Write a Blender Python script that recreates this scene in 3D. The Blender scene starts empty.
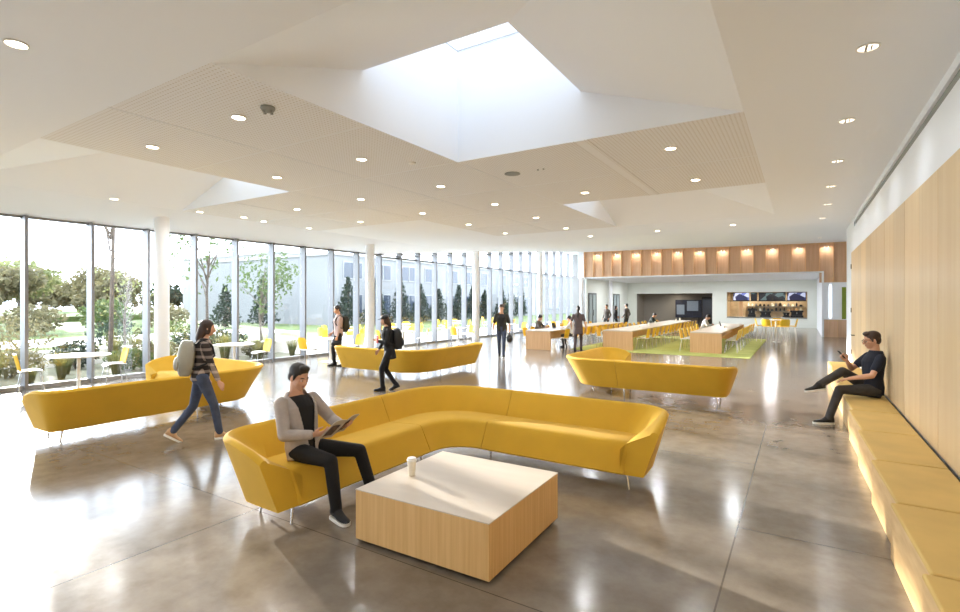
import bpy, bmesh, math, random
from mathutils import Vector, Matrix, noise as mnoise
V = Vector
PI = math.pi
R = math.radians
random.seed(7)
SC = bpy.context.scene
COL = SC.collection

# ------------------------------------------------------------------ helpers
def lin(c):
    return tuple(((x/255.)/12.92 if x/255. <= .04045 else ((x/255.+.055)/1.055)**2.4) for x in c)

def tag(o, label=None, cat=None, group=None, kind=None):
    if label: o['label'] = label
    if cat: o['category'] = cat
    if group: o['group'] = group
    if kind: o['kind'] = kind
    return o

def empty(name, loc=(0, 0, 0), rz=0., label=None, cat=None, group=None):
    o = bpy.data.objects.new(name, None)
    COL.objects.link(o)
    o.empty_display_size = .1
    o.location = loc
    o.rotation_euler = (0, 0, rz)
    return tag(o, label, cat, group)

class MB:
    """collects closed shapes, then links them as ONE mesh object"""
    def __init__(s):
        s.v = []; s.f = []; s.m = []; s.mi = 0
    def add(s, vs, fs):
        b = len(s.v)
        s.v += [tuple(x) for x in vs]
        for f in fs:
            s.f.append(tuple(b+i for i in f)); s.m.append(s.mi)
        return s
    def box(s, lo, hi, M=None):
        (a, b, c), (d, e, f) = lo, hi
        vs = [V(p) for p in ((a,b,c),(d,b,c),(d,e,c),(a,e,c),(a,b,f),(d,b,f),(d,e,f),(a,e,f))]
        if M is not None: vs = [M @ p for p in vs]
        return s.add(vs, [(3,2,1,0),(4,5,6,7),(0,1,5,4),(1,2,6,5),(2,3,7,6),(3,0,4,7)])
    def quad(s, a, b, c, d):
        return s.add([a, b, c, d], [(0, 1, 2, 3)])
    def tri(s, a, b, c):
        return s.add([a, b, c], [(0, 1, 2)])
    def loft(s, rings, closed=True, caps=True):
        n = len(rings[0]); vs = [p for r in rings for p in r]; fs = []
        for i in range(len(rings)-1):
            for j in range(n if closed else n-1):
                k = (j+1) % n
                fs.append((i*n+j, i*n+k, (i+1)*n+k, (i+1)*n+j))
        if caps and closed:
            fs.append(tuple(reversed(range(n))))
            fs.append(tuple((len(rings)-1)*n+j for j in range(n)))
        return s.add(vs, fs)
    def tube(s, pts, rad, n=8, round_ends=False):
        pts = [V(p) for p in pts]
        rs = list(rad) if isinstance(rad, (list, tuple)) else [rad]*len(pts)
        T = []
        for i in range(len(pts)):
            a = pts[max(0, i-1)]; b = pts[min(len(pts)-1, i+1)]
            t = (b-a)
            T.append(t.normalized() if t.length > 1e-9 else V((0,0,1)))
        u = V((0,0,1)).cross(T[0])
        if u.length < .05: u = V((1,0,0)).cross(T[0])
        u.normalize()
        C, RR, TT = [], [], []
        def put(p, r, t): C.append(p); RR.append(r); TT.append(t)
        if round_ends:
            for a in (75, 50, 25): put(pts[0]-T[0]*rs[0]*math.sin(R(a)), rs[0]*math.cos(R(a)), T[0])
        for p, r, t in zip(pts, rs, T): put(p, r, t)
        if round_ends:
            for a in (25, 50, 75): put(pts[-1]+T[-1]*rs[-1]*math.sin(R(a)), rs[-1]*math.cos(R(a)), T[-1])
        rings = []
        for p, r, t in zip(C, RR, TT):
            u = (u - t*u.dot(t))
            u.normalize()
            w = t.cross(u)
            rings.append([p + (u*math.cos(2*PI*k/n) + w*math.sin(2*PI*k/n))*r for k in range(n)])
        return s.loft(rings)
    def lathe(s, prof, n=24, c=(0,0,0), M=None):
        c = V(c)
        rings = []
        for (r, z) in prof:
            ring = [V((r*math.cos(2*PI*k/n), r*math.sin(2*PI*k/n), z)) for k in range(n)]
            ring = [(M @ p if M is not None else p)+c for p in ring]
            rings.append(ring)
        return s.loft(rings)
    def ell(s, c, r, M=None, nu=14, nv=9):
        c = V(c)
        if not isinstance(r, (tuple, list)): r = (r, r, r)
        rings = []
        for i in range(1, nv):
            a = -PI/2 + PI*i/nv
            ring = []
            for k in range(nu):
                p = V((r[0]*math.cos(a)*math.cos(2*PI*k/nu), r[1]*math.cos(a)*math.sin(2*PI*k/nu), r[2]*math.sin(a)))
                ring.append((M @ p if M is not None else p) + c)
            rings.append(ring)
        return s.loft(rings)
    def mesh(s, name, mats, smooth=False):
        me = bpy.data.meshes.new(name)
        me.from_pydata(s.v, [], s.f)
        for m in (mats if isinstance(mats, (list, tuple)) else [mats]): me.materials.append(m)
        me.polygons.foreach_set('material_index', s.m)
        if smooth: me.polygons.foreach_set('use_smooth', [True]*len(s.f))
        me.update()
        return me
    def build(s, name, mats, parent=None, smooth=False, bevel=0., seg=2, angle=40, loc=None, rz=0., fix=True):
        me = s.mesh(name, mats, smooth)
        if fix:
            bm = bmesh.new(); bm.from_mesh(me)
            bmesh.ops.recalc_face_normals(bm, faces=bm.faces)
            bm.to_mesh(me); bm.free()
        o = bpy.data.objects.new(name, me)
        COL.objects.link(o)
        if parent is not None: o.parent = parent
        if loc is not None: o.location = loc
        if rz: o.rotation_euler = (0, 0, rz)
        if bevel:
            b = o.modifiers.new('bevel', 'BEVEL')
            b.width = bevel; b.segments = seg; b.limit_method = 'ANGLE'; b.angle_limit = R(angle)
        if smooth:
            try:
                me.set_sharp_from_angle(angle=R(angle))
            except Exception: pass
        return o

def children(o): return [c for c in list(KIDS.get(o.name, []))]
KIDS = {}
def index_kids():
    KIDS.clear()
    for o in COL.objects:
        if o.parent: KIDS.setdefault(o.parent.name, []).append(o)
def dup(root, loc, rz=0., label=None, group=None, cat=None):
    r = root.copy(); COL.objects.link(r)
    r.location = loc; r.rotation_euler = (0, 0, rz)
    if label: r['label'] = label
    if group: r['group'] = group
    if cat: r['category'] = cat
    for ch in KIDS.get(root.name, []):
        c = ch.copy(); COL.objects.link(c); c.parent = r
        for g in KIDS.get(ch.name, []):
            d = g.copy(); COL.objects.link(d); d.parent = c
    return r

ORD = ['first','second','third','fourth','fifth','sixth','seventh','eighth','ninth','tenth','eleventh','twelfth','thirteenth',
       'fourteenth','fifteenth','sixteenth','seventeenth','eighteenth','nineteenth','twentieth','twenty-first','twenty-second',
       'twenty-third','twenty-fourth','twenty-fifth','twenty-sixth','twenty-seventh','twenty-eighth','twenty-ninth','thirtieth',
       'thirty-first','thirty-second','thirty-third','thirty-fourth','thirty-fifth','thirty-sixth','thirty-seventh','thirty-eighth']

# ------------------------------------------------------------------ materials
def mat(name, rgb, rough=.6, metal=0., var=.0, vscale=6., stretch=(1,1,1), bump=0., bscale=80., spec=.5, coat=0., sheen=0., rgb2=None, detail=4.):
    m = bpy.data.materials.new(name); m.use_nodes = True
    nt = m.node_tree; N = nt.nodes; L = nt.links
    b = N['Principled BSDF']
    c = lin(rgb)
    b.inputs['Base Color'].default_value = (*c, 1)
    b.inputs['Roughness'].default_value = rough
    b.inputs['Metallic'].default_value = metal
    b.inputs['Specular IOR Level'].default_value = spec
    if coat: b.inputs['Coat Weight'].default_value = coat
    if sheen: b.inputs['Sheen Weight'].default_value = sheen
    tc = N.new('ShaderNodeTexCoord')
    mp = N.new('ShaderNodeMapping'); mp.inputs['Scale'].default_value = stretch
    L.new(tc.outputs['Object'], mp.inputs['Vector'])
    if var or rgb2:
        nz = N.new('ShaderNodeTexNoise'); nz.inputs['Scale'].default_value = vscale; nz.inputs['Detail'].default_value = detail
        L.new(mp.outputs['Vector'], nz.inputs['Vector'])
        rp = N.new('ShaderNodeValToRGB')
        c2 = lin(rgb2) if rgb2 else tuple(x*(1-var) for x in c)
        c1 = c if rgb2 else tuple(min(1, x*(1+var*.6)) for x in c)
        rp.color_ramp.elements[0].position = .32; rp.color_ramp.elements[1].position = .68
        rp.color_ramp.elements[0].color = (*c2, 1); rp.color_ramp.elements[1].color = (*c1, 1)
        L.new(nz.outputs['Fac'], rp.inputs['Fac'])
        L.new(rp.outputs['Color'], b.inputs['Base Color'])
    if bump:
        nb = N.new('ShaderNodeTexNoise'); nb.inputs['Scale'].default_value = bscale; nb.inputs['Detail'].default_value = 3
        L.new(mp.outputs['Vector'], nb.inputs['Vector'])
        bp = N.new('ShaderNodeBump'); bp.inputs['Strength'].default_value = bump; bp.inputs['Distance'].default_value = .01
        L.new(nb.outputs['Fac'], bp.inputs['Height'])
        L.new(bp.outputs['Normal'], b.inputs['Normal'])
    return m

def emit(name, rgb, strength):
    m = bpy.data.materials.new(name); m.use_nodes = True
    b = m.node_tree.nodes['Principled BSDF']
    b.inputs['Base Color'].default_value = (*lin(rgb), 1)
    b.inputs['Emission Color'].default_value = (*lin(rgb), 1)
    b.inputs['Emission Strength'].default_value = strength
    return m

def glass_mat(name='clear_glass', refl=.10, tint=(1,1,1)):
    m = bpy.data.materials.new(name); m.use_nodes = True
    nt = m.node_tree; N = nt.nodes; L = nt.links
    for n in list(N): N.remove(n)
    out = N.new('ShaderNodeOutputMaterial')
    tr = N.new('ShaderNodeBsdfTransparent'); tr.inputs['Color'].default_value = (*tint, 1)
    gl = N.new('ShaderNodeBsdfGlossy'); gl.inputs['Roughness'].default_value = .02
    lw = N.new('ShaderNodeLayerWeight'); lw.inputs['Blend'].default_value = .5
    pw = N.new('ShaderNodeMath'); pw.operation = 'POWER'; L.new(lw.outputs['Facing'], pw.inputs[0]); pw.inputs[1].default_value = 5
    fr = N.new('ShaderNodeMapRange'); fr.inputs['To Min'].default_value = .03; fr.inputs['To Max'].default_value = .55; L.new(pw.outputs[0], fr.inputs['Value'])
    mx = N.new('ShaderNodeMixShader')
    L.new(fr.outputs[0], mx.inputs['Fac']); L.new(tr.outputs[0], mx.inputs[1]); L.new(gl.outputs[0], mx.inputs[2])
    L.new(mx.outputs[0], out.inputs['Surface'])
    return m

def floor_mat():
    m = bpy.data.materials.new('polished_concrete'); m.use_nodes = True
    nt = m.node_tree; N = nt.nodes; L = nt.links
    b = N['Principled BSDF']
    g = N.new('ShaderNodeNewGeometry')
    n1 = N.new('ShaderNodeTexNoise'); n1.inputs['Scale'].default_value = .55; n1.inputs['Detail'].default_value = 8; n1.inputs['Roughness'].default_value = .62
    n2 = N.new('ShaderNodeTexNoise'); n2.inputs['Scale'].default_value = 5.; n2.inputs['Detail'].default_value = 7; n2.inputs['Roughness'].default_value = .65
    n3 = N.new('ShaderNodeTexNoise'); n3.inputs['Scale'].default_value = 60.; n3.inputs['Detail'].default_value = 3
    for n in (n1, n2, n3): L.new(g.outputs['Position'], n.inputs['Vector'])
    r1 = N.new('ShaderNodeValToRGB')
    r1.color_ramp.elements[0].position = .3; r1.color_ramp.elements[1].position = .72
    r1.color_ramp.elements[0].color = (*lin((110, 101, 90)), 1); r1.color_ramp.elements[1].color = (*lin((150, 139, 125)), 1)
    L.new(n1.outputs['Fac'], r1.inputs['Fac'])
    r2 = N.new('ShaderNodeValToRGB')
    r2.color_ramp.elements[0].position = .3; r2.color_ramp.elements[1].position = .62
    r2.color_ramp.elements[0].color = (.72, .69, .66, 1); r2.color_ramp.elements[1].color = (1, 1, 1, 1)
    L.new(n2.outputs['Fac'], r2.inputs['Fac'])
    mx = N.new('ShaderNodeMix'); mx.data_type = 'RGBA'; mx.blend_type = 'MULTIPLY'; mx.inputs[0].default_value = .8
    L.new(r1.outputs['Color'], mx.inputs[6]); L.new(r2.outputs['Color'], mx.inputs[7])
    sp = N.new('ShaderNodeSeparateXYZ'); L.new(g.outputs['Position'], sp.inputs[0])
    def joint(out, x0, per, w):
        a = N.new('ShaderNodeMath'); a.operation = 'SUBTRACT'; L.new(out, a.inputs[0]); a.inputs[1].default_value = x0
        p = N.new('ShaderNodeMath'); p.operation = 'PINGPONG'; L.new(a.outputs[0], p.inputs[0]); p.inputs[1].default_value = per/2
        l = N.new('ShaderNodeMath'); l.operation = 'LESS_THAN'; L.new(p.outputs[0], l.inputs[0]); l.inputs[1].default_value = w
        return l.outputs[0]
    jx = joint(sp.outputs['X'], -.449, 3.76, .006)
    jy = joint(sp.outputs['Y'], 2.84, 1.94*2, .004)
    jy2 = joint(sp.outputs['Y'], 4.78, 1.94*2, .004)
    gt = N.new('ShaderNodeMath'); gt.operation = 'GREATER_THAN'; L.new(sp.outputs['X'], gt.inputs[0]); gt.inputs[1].default_value = -.449
    jm = N.new('ShaderNodeMath'); jm.operation = 'MULTIPLY'; L.new(jy2, jm.inputs[0]); L.new(gt.outputs[0], jm.inputs[1])
    lt = N.new('ShaderNodeMath'); lt.operation = 'LESS_THAN'; L.new(sp.outputs['X'], lt.inputs[0]); lt.inputs[1].default_value = -.449
    jn = N.new('ShaderNodeMath'); jn.operation = 'MULTIPLY'; L.new(jy, jn.inputs[0]); L.new(lt.outputs[0], jn.inputs[1])
    m1 = N.new('ShaderNodeMath'); m1.operation = 'MAXIMUM'; L.new(jx, m1.inputs[0]); L.new(jm.outputs[0], m1.inputs[1])
    m2 = N.new('ShaderNodeMath'); m2.operation = 'MAXIMUM'; L.new(m1.outputs[0], m2.inputs[0]); L.new(jn.outputs[0], m2.inputs[1])
    ms = N.new('ShaderNodeMath'); ms.operation = 'MULTIPLY'; L.new(m2.outputs[0], ms.inputs[0]); ms.inputs[1].default_value = .72
    mj = N.new('ShaderNodeMix'); mj.data_type = 'RGBA'; mj.inputs[7].default_value = (*lin((48, 40, 32)), 1)
    L.new(ms.outputs[0], mj.inputs[0]); L.new(mx.outputs[2], mj.inputs[6])
    L.new(mj.outputs[2], b.inputs['Base Color'])
    rr = N.new('ShaderNodeMapRange'); rr.inputs['To Min'].default_value = .13; rr.inputs['To Max'].default_value = .20
    L.new(n2.outputs['Fac'], rr.inputs['Value']); L.new(rr.outputs[0], b.inputs['Roughness'])
    b.inputs['Specular IOR Level'].default_value = .65
    bp = N.new('ShaderNodeBump'); bp.inputs['Strength'].default_value = .012; bp.inputs['Distance'].default_value = .02
    L.new(n2.outputs['Fac'], bp.inputs['Height']); L.new(bp.outputs['Normal'], b.inputs['Normal'])
    return m

def perf_mat():
    """perforated acoustic board: small dots in a square grid"""
    m = bpy.data.materials.new('perforated_board'); m.use_nodes = True
    nt = m.node_tree; N = nt.nodes; L = nt.links
    b = N['Principled BSDF']; b.inputs['Roughness'].default_value = .8
    g = N.new('ShaderNodeNewGeometry')
    sp = N.new('ShaderNodeSeparateXYZ'); L.new(g.outputs['Position'], sp.inputs[0])
    ds = []
    for ax in ('X', 'Y'):
        p = N.new('ShaderNodeMath'); p.operation = 'PINGPONG'; L.new(sp.outputs[ax], p.inputs[0]); p.inputs[1].default_value = .025
        q = N.new('ShaderNodeMath'); q.operation = 'POWER'; L.new(p.outputs[0], q.inputs[0]); q.inputs[1].default_value = 2
        ds.append(q)
    a = N.new('ShaderNodeMath'); a.operation = 'ADD'; L.new(ds[0].outputs[0], a.inputs[0]); L.new(ds[1].outputs[0], a.inputs[1])
    l = N.new('ShaderNodeMath'); l.operation = 'LESS_THAN'; L.new(a.outputs[0], l.inputs[0]); l.inputs[1].default_value = .010**2
    mx = N.new('ShaderNodeMix'); mx.data_type = 'RGBA'
    mx.inputs[6].default_value = (*lin((234, 235, 237)), 1); mx.inputs[7].default_value = (*lin((206, 201, 193)), 1)
    L.new(l.outputs[0], mx.inputs[0]); L.new(mx.outputs[2], b.inputs['Base Color'])
    return m

def screen_mat(name, cols, scale, strength):
    m = bpy.data.materials.new(name); m.use_nodes = True
    nt = m.node_tree; N = nt.nodes; L = nt.links
    b = N['Principled BSDF']; b.inputs['Roughness'].default_value = .2
    tc = N.new('ShaderNodeTexCoord'); nz = N.new('ShaderNodeTexVoronoi'); nz.inputs['Scale'].default_value = scale
    L.new(tc.outputs['Object'], nz.inputs['Vector'])
    rp = N.new('ShaderNodeValToRGB'); rp.color_ramp.interpolation = 'CONSTANT'
    rp.color_ramp.elements[0].color = (*lin(cols[0]), 1)
    rp.color_ramp.elements[1].position = 1/len(cols); rp.color_ramp.elements[1].color = (*lin(cols[1]), 1)
    for i in range(2, len(cols)):
        e = rp.color_ramp.elements.new(i/len(cols)); e.color = (*lin(cols[i]), 1)
    L.new(nz.outputs['Color'], rp.inputs['Fac'])
    b.inputs['Base Color'].default_value = (.01, .01, .012, 1)
    L.new(rp.outputs['Color'], b.inputs['Emission Color']); b.inputs['Emission Strength'].default_value = strength
    return m

def plaid_mat():
    m = bpy.data.materials.new('plaid_flannel'); m.use_nodes = True
    nt = m.node_tree; N = nt.nodes; L = nt.links
    b = N['Principled BSDF']; b.inputs['Roughness'].default_value = .85
    tc = N.new('ShaderNodeTexCoord'); sp = N.new('ShaderNodeSeparateXYZ'); L.new(tc.outputs['Object'], sp.inputs[0])
    p = N.new('ShaderNodeMath'); p.operation = 'PINGPONG'; L.new(sp.outputs['Z'], p.inputs[0]); p.inputs[1].default_value = .05
    l = N.new('ShaderNodeMath'); l.operation = 'GREATER_THAN'; L.new(p.outputs[0], l.inputs[0]); l.inputs[1].default_value = .032
    p2 = N.new('ShaderNodeMath'); p2.operation = 'PINGPONG'; L.new(sp.outputs['X'], p2.inputs[0]); p2.inputs[1].default_value = .05
    l2 = N.new('ShaderNodeMath'); l2.operation = 'GREATER_THAN'; L.new(p2.outputs[0], l2.inputs[0]); l2.inputs[1].default_value = .038
    s = N.new('ShaderNodeMath'); s.operation = 'ADD'; L.new(l.outputs[0], s.inputs[0]); L.new(l2.outputs[0], s.inputs[1])
    h = N.new('ShaderNodeMath'); h.operation = 'MULTIPLY'; L.new(s.outputs[0], h.inputs[0]); h.inputs[1].default_value = .5
    rp = N.new('ShaderNodeValToRGB'); rp.color_ramp.elements[0].color = (*lin((42, 34, 32)), 1); rp.color_ramp.elements[1].color = (*lin((178, 160, 148)), 1)
    L.new(h.outputs[0], rp.inputs['Fac']); L.new(rp.outputs['Color'], b.inputs['Base Color'])
    return m

M = {}
M['floor'] = floor_mat()
M['plaster'] = mat('white_plaster', (240, 244, 250), .85, bump=.02, bscale=120)
M['white'] = mat('white_paint', (242, 246, 252), .55, bump=.01)
M['perf'] = perf_mat()
M['joint'] = mat('ceiling_joint', (236, 238, 241), .8, bump=.01)
M['slot'] = mat('grey_slot', (150, 152, 148), .7, bump=.01)
M['oak_panel'] = mat('oak_panel', (234, 208, 166), .36, rgb2=(226, 196, 150), vscale=1.6, stretch=(4, 4, .2), bump=.02, bscale=30, detail=3)
def per_board(m, lo, hi):
    nt = m.node_tree; N = nt.nodes; L = nt.links; b = N['Principled BSDF']; src = b.inputs['Base Color'].links[0].from_socket
    g = N.new('ShaderNodeNewGeometry'); r = N.new('ShaderNodeMapRange'); r.inputs['To Min'].default_value = lo; r.inputs['To Max'].default_value = hi
    L.new(g.outputs['Random Per Island'], r.inputs['Value'])
    x = N.new('ShaderNodeVectorMath'); x.operation = 'SCALE'; L.new(src, x.inputs[0]); L.new(r.outputs[0], x.inputs['Scale']); L.new(x.outputs[0], b.inputs['Base Color'])
per_board(M['oak_panel'], .84, 1.04)
M['oak_dark'] = mat('oak_board', (228, 192, 160), .5, rgb2=(216, 178, 144), vscale=2.5, stretch=(5, 5, .3), bump=.02, bscale=30)
M['oak_fin'] = mat('oak_fin', (234, 194, 150), .5, var=.12, vscale=3, stretch=(5, 5, .3))
M['oak_table'] = mat('oak_veneer', (222, 182, 122), .45, rgb2=(208, 164, 102), vscale=3.5, stretch=(14, 14, .35), bump=.02, bscale=30, detail=6)
M['oak_end'] = mat('oak_end_panel', (214, 172, 126), .5, rgb2=(202, 158, 110), vscale=3.5, stretch=(10, 10, .35))
M['laminate'] = mat('pale_laminate', (202, 188, 170), .33, var=.04, vscale=2, stretch=(1, 6, 1))
M['bench_top'] = mat('bench_upholstery', (212, 178, 104), .65, var=.08, vscale=2.5, bump=.03, bscale=150)
M['bench_base'] = mat('bench_oak_front', (226, 192, 136), .5, rgb2=(210, 172, 116), vscale=3, stretch=(4, 1, 6))
M['yellow'] = mat('yellow_wool_felt', (214, 168, 40), .82, var=.05, vscale=3, bump=.05, bscale=220, sheen=.08)
M['yshell'] = mat('yellow_shell', (240, 192, 40), .4, var=.03, bump=.01)
M['chrome'] = mat('brushed_chrome', (196, 196, 196), .22, 1., var=.05, vscale=20)
M['chalk'] = mat('white_powder_coat', (238, 236, 230), .4, var=.03)
M['mullion'] = mat('anodised_aluminium', (138, 139, 143), .42, .35, var=.03, vscale=4)
M['sill'] = mat('grey_sill', (150, 150, 150), .5, .3, var=.05)
M['glass'] = glass_mat()
M['skyglass'] = glass_mat('sky_dimming_glass', tint=(.165, .163, .16))  # dark tint made up to dim the sky above the wells
M['dark'] = mat('near_black', (24, 24, 26), .6, bump=.02)
M['black_cloth'] = mat('black_cotton', (22, 21, 23), .85, var=.15, vscale=9, bump=.15, bscale=35)
M['navy'] = mat('navy_tshirt', (30, 34, 48), .85, var=.15, vscale=9, bump=.12, bscale=30)
M['denim_dark'] = mat('charcoal_denim', (66, 64, 64), .85, var=.2, vscale=12, bump=.12, bscale=40)
M['denim'] = mat('blue_denim', (66, 76, 98), .85, var=.25, vscale=12, bump=.12, bscale=40)
M['cardigan'] = mat('grey_knit', (176, 166, 160), .9, var=.10, vscale=14, bump=.18, bscale=60)
M['skin'] = mat('skin', (214, 164, 134), .55, var=.06, vscale=10)
M['skin2'] = mat('skin_tan', (200, 148, 118), .55, var=.06, vscale=10)
M['hair'] = mat('dark_hair', (34, 26, 22), .5, var=.3, vscale=30, stretch=(1, 1, 4), bump=.3, bscale=90)
M['hair_brown'] = mat('brown_hair', (58, 38, 28), .5, var=.3, vscale=30, stretch=(1, 1, 4), bump=.3, bscale=90)
M['eye'] = mat('eye_white', (236, 232, 226), .25, var=.02)
M['iris'] = mat('dark_iris', (34, 24, 18), .25, var=.02)
M['lip'] = mat('lip', (176, 108, 94), .5, var=.05)
M['plaid'] = plaid_mat()
M['pack'] = mat('grey_pack_canvas', (160, 158, 146), .8, var=.1, bump=.08, bscale=90)
M['pink'] = mat('dusty_pink_shirt', (186, 160, 152), .85, var=.1, vscale=9, bump=.1, bscale=35)
M['olive'] = mat('dark_olive_shirt', (48, 46, 38), .85, var=.15, vscale=9, bump=.1, bscale=35)
M['brown_cloth'] = mat('brown_grey_tunic', (84, 70, 68), .85, var=.12, vscale=9, bump=.1, bscale=35)
M['grey_cloth'] = mat('grey_jacket', (104, 98, 94), .85, var=.12, vscale=9, bump=.1, bscale=35)
M['white_cloth'] = mat('white_shirt', (226, 224, 222), .85, var=.05, vscale=9, bump=.1, bscale=35)
M['green_cloth'] = mat('dark_green_jumper', (42, 52, 44), .85, var=.1, vscale=9, bump=.1, bscale=35)
M['red_paper'] = mat('red_folder', (190, 62, 58), .6, var=.05)
M['shoe'] = mat('black_knit_shoe', (26, 25, 26), .7, var=.1, bump=.1, bscale=120)
M['sole'] = mat('white_rubber', (232, 230, 224), .6, var=.03)
M['tan_shoe'] = mat('tan_shoe', (196, 158, 118), .7, var=.08)
M['paper'] = mat('newsprint', (196, 184, 168), .8, var=.08, vscale=30)
M['ink'] = mat('printed_photo', (120, 96, 84), .8, rgb2=(70, 66, 70), vscale=25)
M['cup'] = mat('paper_cup', (240, 232, 214), .6, var=.02)
M['cuplid'] = mat('white_plastic_lid', (246, 244, 238), .4, var=.02)
M['rug'] = mat('green_rug', (200, 204, 120), .95, rgb2=(180, 188, 100), vscale=1.4, bump=.25, bscale=300)
M['pale_wall'] = mat('pale_green_wall', (226, 231, 224), .8, bump=.01)
M['alcove'] = mat('taupe_alcove', (150, 144, 134), .8, bump=.01)
M['kitchen'] = mat('cream_tiles', (212, 190, 152), .5, var=.15, vscale=5)
M['steel'] = mat('stainless_steel', (150, 150, 150), .3, .9, var=.05)
M['lamp'] = emit('lamp_lens', (255, 236, 205), 14.)
M['lamp_dim'] = emit('dim_lamp_lens', (255, 240, 220), 1.6)
M['lamp_soft'] = emit('small_spot_lens', (255, 214, 160), 3.)
M['stripe'] = emit('lit_panel', (232, 242, 255), 1.1)
M['lime'] = mat('lime_glass', (130, 150, 40), .3, var=.05)
M['doorframe'] = mat('dark_grey_door_frame', (96, 104, 106), .5, var=.03)
M['frost'] = mat('pale_door_glass', (176, 190, 192), .15, var=.04)
M['screenA'] = screen_mat('menu_screen_one', [(40, 44, 80), (110, 120, 190), (200, 205, 235), (30, 32, 50)], 2.2, .8)
M['screenB'] = screen_mat('menu_screen_two', [(28, 30, 34), (36, 40, 44), (90, 110, 110), (26, 28, 34)], 2.4, .7)
M['screenC'] = screen_mat('menu_screen_three', [(30, 32, 60), (60, 66, 110), (170, 176, 200), (28, 30, 44)], 2.0, .8)
M['poster'] = mat('blue_black_poster', (30, 34, 58), .6, rgb2=(18, 18, 22), vscale=4)
M['lawn'] = mat('lawn', (84, 96, 44), .95, rgb2=(62, 78, 34), vscale=.35, bump=.3, bscale=40)
M['bed'] = mat('planting_bed', (80, 80, 58), .95, rgb2=(108, 104, 82), vscale=1.4, bump=.4, bscale=30)
M['paving'] = mat('pale_paving', (196, 192, 184), .8, var=.05, vscale=.8)
M['bark'] = mat('bark', (92, 82, 72), .9, var=.25, vscale=8, bump=.3, bscale=20)
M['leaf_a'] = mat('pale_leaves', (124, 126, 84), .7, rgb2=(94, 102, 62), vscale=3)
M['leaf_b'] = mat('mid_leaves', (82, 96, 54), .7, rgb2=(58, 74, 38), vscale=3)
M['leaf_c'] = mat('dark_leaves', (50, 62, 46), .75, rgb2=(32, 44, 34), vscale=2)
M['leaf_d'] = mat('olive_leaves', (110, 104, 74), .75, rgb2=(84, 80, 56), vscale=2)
def leafy(m):
    nt = m.node_tree; N = nt.nodes; L = nt.links; b = N['Principled BSDF']; out = N['Material Output']
    t = N.new('ShaderNodeBsdfTranslucent'); mx = N.new('ShaderNodeMixShader'); mx.inputs[0].default_value = .45
    src = b.inputs['Base Color'].links[0].from_socket
    L.new(src, t.inputs['Color']); L.new(b.outputs[0], mx.inputs[1]); L.new(t.outputs[0], mx.inputs[2]); L.new(mx.outputs[0], out.inputs['Surface'])
M['straw'] = mat('straw_grass', (120, 112, 68), .8, rgb2=(74, 82, 42), vscale=4)
for q in ('leaf_a', 'leaf_b', 'leaf_c', 'leaf_d', 'straw'): leafy(M[q])
M['facade'] = mat('pale_grey_facade', (116, 117, 118), .8, var=.04, vscale=.5)
M['facade2'] = mat('white_grey_render', (136, 136, 136), .8, var=.03, vscale=.5)
M['winglass'] = mat('dark_window_glass', (54, 62, 74), .12, var=.15, vscale=.6)
M['far_glazed'] = mat('bluish_facade', (140, 152, 166), .5, var=.05)
M['brass'] = mat('dark_bronze', (70, 60, 50), .4, .8, var=.05)

# ------------------------------------------------------------------ camera
cam = bpy.data.cameras.new('camera'); co = bpy.data.objects.new('camera', cam); COL.objects.link(co)
F = 510.
TH = math.atan(321/510.)
cam.sensor_width = 36.; cam.sensor_fit = 'HORIZONTAL'; cam.lens = F/960*36
cam.shift_y = -5/960.
cam.clip_end = 400
co.location = (0, 0, 1.9); co.rotation_euler = (PI/2, 0, TH)
SC.camera = co

# ------------------------------------------------------------------ people
def ik(a, c, l1, l2, pole):
    d = c - a; L = d.length
    if L > (l1+l2)*.999:
        c = a + d.normalized()*(l1+l2)*.999; d = c-a; L = d.length
    x = (l1*l1 - l2*l2 + L*L)/(2*L); h = math.sqrt(max(0, l1*l1 - x*x))
    n = d.normalized(); p = pole - n*pole.dot(n)
    if p.length < 1e-5: p = V((0, 0, 1))
    return a + n*x + p.normalized()*h, c

def fuse(name, mb, m, parent, vox, it=4, fac=.5):
    """one continuous skin around overlapping shapes"""
    me = mb.mesh(name, m)
    bm = bmesh.new(); bm.from_mesh(me); bmesh.ops.recalc_face_normals(bm, faces=bm.faces); bm.to_mesh(me); bm.free()
    o = bpy.data.objects.new(name, me); COL.objects.link(o)
    r = o.modifiers.new('r', 'REMESH'); r.mode = 'VOXEL'; r.voxel_size = vox
    if it:
        s = o.modifiers.new('s', 'SMOOTH'); s.factor = fac; s.iterations = it
    bpy.context.view_layer.update()
    dg = bpy.context.evaluated_depsgraph_get()
    new = bpy.data.meshes.new_from_object(o.evaluated_get(dg))
    o.modifiers.clear(); old = o.data; o.data = new; new.name = name
    bpy.data.meshes.remove(old)
    if not new.materials: new.materials.append(m)
    new.polygons.foreach_set('use_smooth', [True]*len(new.polygons))
    o.parent = parent
    return o

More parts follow.
